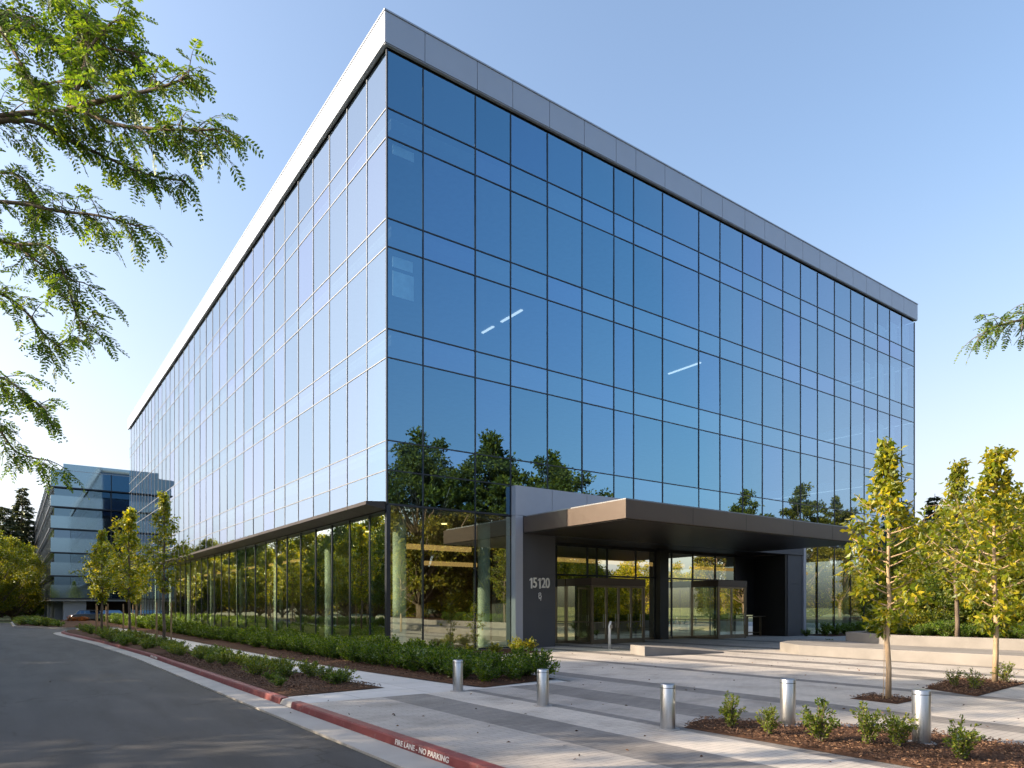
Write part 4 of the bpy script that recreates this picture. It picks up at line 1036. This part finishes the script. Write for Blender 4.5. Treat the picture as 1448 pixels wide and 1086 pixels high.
while y < 56:
    o = copy_tree(hs[lh%4],(-15.6,y,-.1),lh,1.5); tag(o,'clipped shrub on the far side of the road, mirrored in the lobby glass','shrub','shrubs on the far side of the road'); y += 1.3; lh += 1

# background left: redwoods, big broad trees, woodland edge
rw1 = conifer('redwood', 28, 6.6, 251, .95, None, 46)
p = at(31,858,150); tag(put(rw1,(p.x,p.y,0)), 'tall pointed redwood with bare top left of the banded building', 'tree')
p = at(7,858,145); o = copy_tree(rw1,(p.x,p.y,0),2,(1.15,1.15,.82)); tag(o, 'shorter fuller redwood at the left edge of the photo', 'tree')
p = at(30,858,170); o = copy_tree(rw1,(p.x,p.y,0),4,(1.3,1.3,.78)); tag(o, 'dark redwood behind the pair at the left edge', 'tree')
p = at(-15,858,150); o = copy_tree(rw1,(p.x,p.y,0),4,(1.3,1.3,.8)); tag(o, 'redwood just outside the left edge', 'tree')
for i,(px,d,top,k,lab) in enumerate(((18,98,762,0,'sunlit yellow green tree with bare trunk beside the road end'),(-12,92,748,0,'yellow green tree cut off by the left edge of the photo'),(42,128,800,1,'darker green tree right against the banded building'),(2,120,770,1,'green tree behind the sunlit ones at the left edge'))):
    p = at(px,858,d); s = (1.75+(858-top)/977*d)/14.5; broad(k,(p.x,p.y,-.1),i*1.7,(s*.95,s*.95,s),lab)
for i in range(10):
    p = at(-40+11*i,858,112+i*3); place(hs,(p.x,p.y,0),i,3.2,'shrub mass beyond the end of the road','shrub','shrubs beyond the road end')
# woodland far behind everything closes the horizon
wl = bigtree('woodland_tree', 12, 5.5, 1.0, 60, 300, .55, M['lf_dark'], 261, .25)
k = 0
def wood(x,y,s,lab='dark tree in the woodland far behind the buildings'):
    global k
    o = wl if k == 0 else copy_tree(wl); k += 1
    o.location = (x,y,-.1); o.rotation_euler = (0,0,k*1.1); o.scale = (s,s,s*rnd.uniform(.85,1.1)); tag(o,lab,'tree','woodland far behind the buildings')
for i in range(10): wood(-60+7.5*i,215+rnd.gauss(0,5),1.1)
for i in range(16): p = at(1240+32*i,858,98+rnd.gauss(0,5)); wood(p.x,p.y,.85)
for i in range(26): wood(-62+rnd.gauss(0,4),-60+9*i,.9)
for i in range(24): wood(-20+9*i,-70+rnd.gauss(0,4),.72)

# ================================================================== LIGHT, SKY, CAMERA
EL = 25.0
sd = Vector((-.888,.459,0)).normalized()*math.cos(R(EL))+Vector((0,0,math.sin(R(EL))))
sun = bpy.data.lights.new('sun','SUN'); sun.energy = 5.0; sun.angle = R(.5); sun.color = (1,.80,.57)
so = bpy.data.objects.new('sun', sun); C.objects.link(so); so.rotation_euler = sd.to_track_quat('Z','Y').to_euler()
W = bpy.data.worlds.new('World'); sc.world = W; W.use_nodes = True; wn = W.node_tree; wn.nodes.clear()
sky = wn.nodes.new('ShaderNodeTexSky'); sky.sky_type = 'NISHITA'; sky.sun_disc = False
sky.sun_elevation = R(EL); sky.sun_rotation = math.atan2(sd.x, sd.y)
sky.air_density = 1.1; sky.dust_density = 3.6; sky.ozone_density = 1.5; sky.altitude = 20
bgn = wn.nodes.new('ShaderNodeBackground'); bgn.inputs[1].default_value = .15
wo = wn.nodes.new('ShaderNodeOutputWorld'); 
# low haze band: the sky loses colour towards the horizon
tc = wn.nodes.new('ShaderNodeTexCoord'); sx_ = wn.nodes.new('ShaderNodeSeparateXYZ'); wn.links.new(tc.outputs['Generated'], sx_.inputs[0])
mr = wn.nodes.new('ShaderNodeMapRange'); mr.interpolation_type = 'SMOOTHSTEP'; wn.links.new(sx_.outputs[2], mr.inputs[0])
mr.inputs[1].default_value = -.05; mr.inputs[2].default_value = .55; mr.inputs[3].default_value = .85; mr.inputs[4].default_value = 0
bw = wn.nodes.new('ShaderNodeRGBToBW'); wn.links.new(sky.outputs[0], bw.inputs[0])
tn = wn.nodes.new('ShaderNodeMix'); tn.data_type = 'RGBA'; tn.blend_type = 'MULTIPLY'; tn.inputs[0].default_value = 1
wn.links.new(bw.outputs[0], tn.inputs[6]); tn.inputs[7].default_value = (.86,.89,1.01,1)
mx = wn.nodes.new('ShaderNodeMix'); mx.data_type = 'RGBA'; wn.links.new(mr.outputs[0], mx.inputs[0]); wn.links.new(sky.outputs[0], mx.inputs[6]); wn.links.new(tn.outputs[2], mx.inputs[7])
wn.links.new(mx.outputs[2], bgn.inputs[0]); wn.links.new(bgn.outputs[0], wo.inputs[0])

cam = bpy.data.cameras.new('camera'); co_ = bpy.data.objects.new('camera', cam); C.objects.link(co_)
cam.sensor_width = 36; cam.lens = 36*977/1448; cam.shift_y = (858-543)/1448; cam.clip_end = 3000; cam.clip_start = .05
co_.location = CAM; co_.rotation_euler = (R(90),0,-math.atan2(FWD.x,FWD.y)); sc.camera = co_
sc.view_settings.view_transform = 'Standard'; sc.view_settings.look = 'None'; sc.view_settings.exposure = 1.22; sc.view_settings.gamma = 1
sc.cycles.max_bounces = 8; sc.cycles.transparent_max_bounces = 12; sc.cycles.glossy_bounces = 4
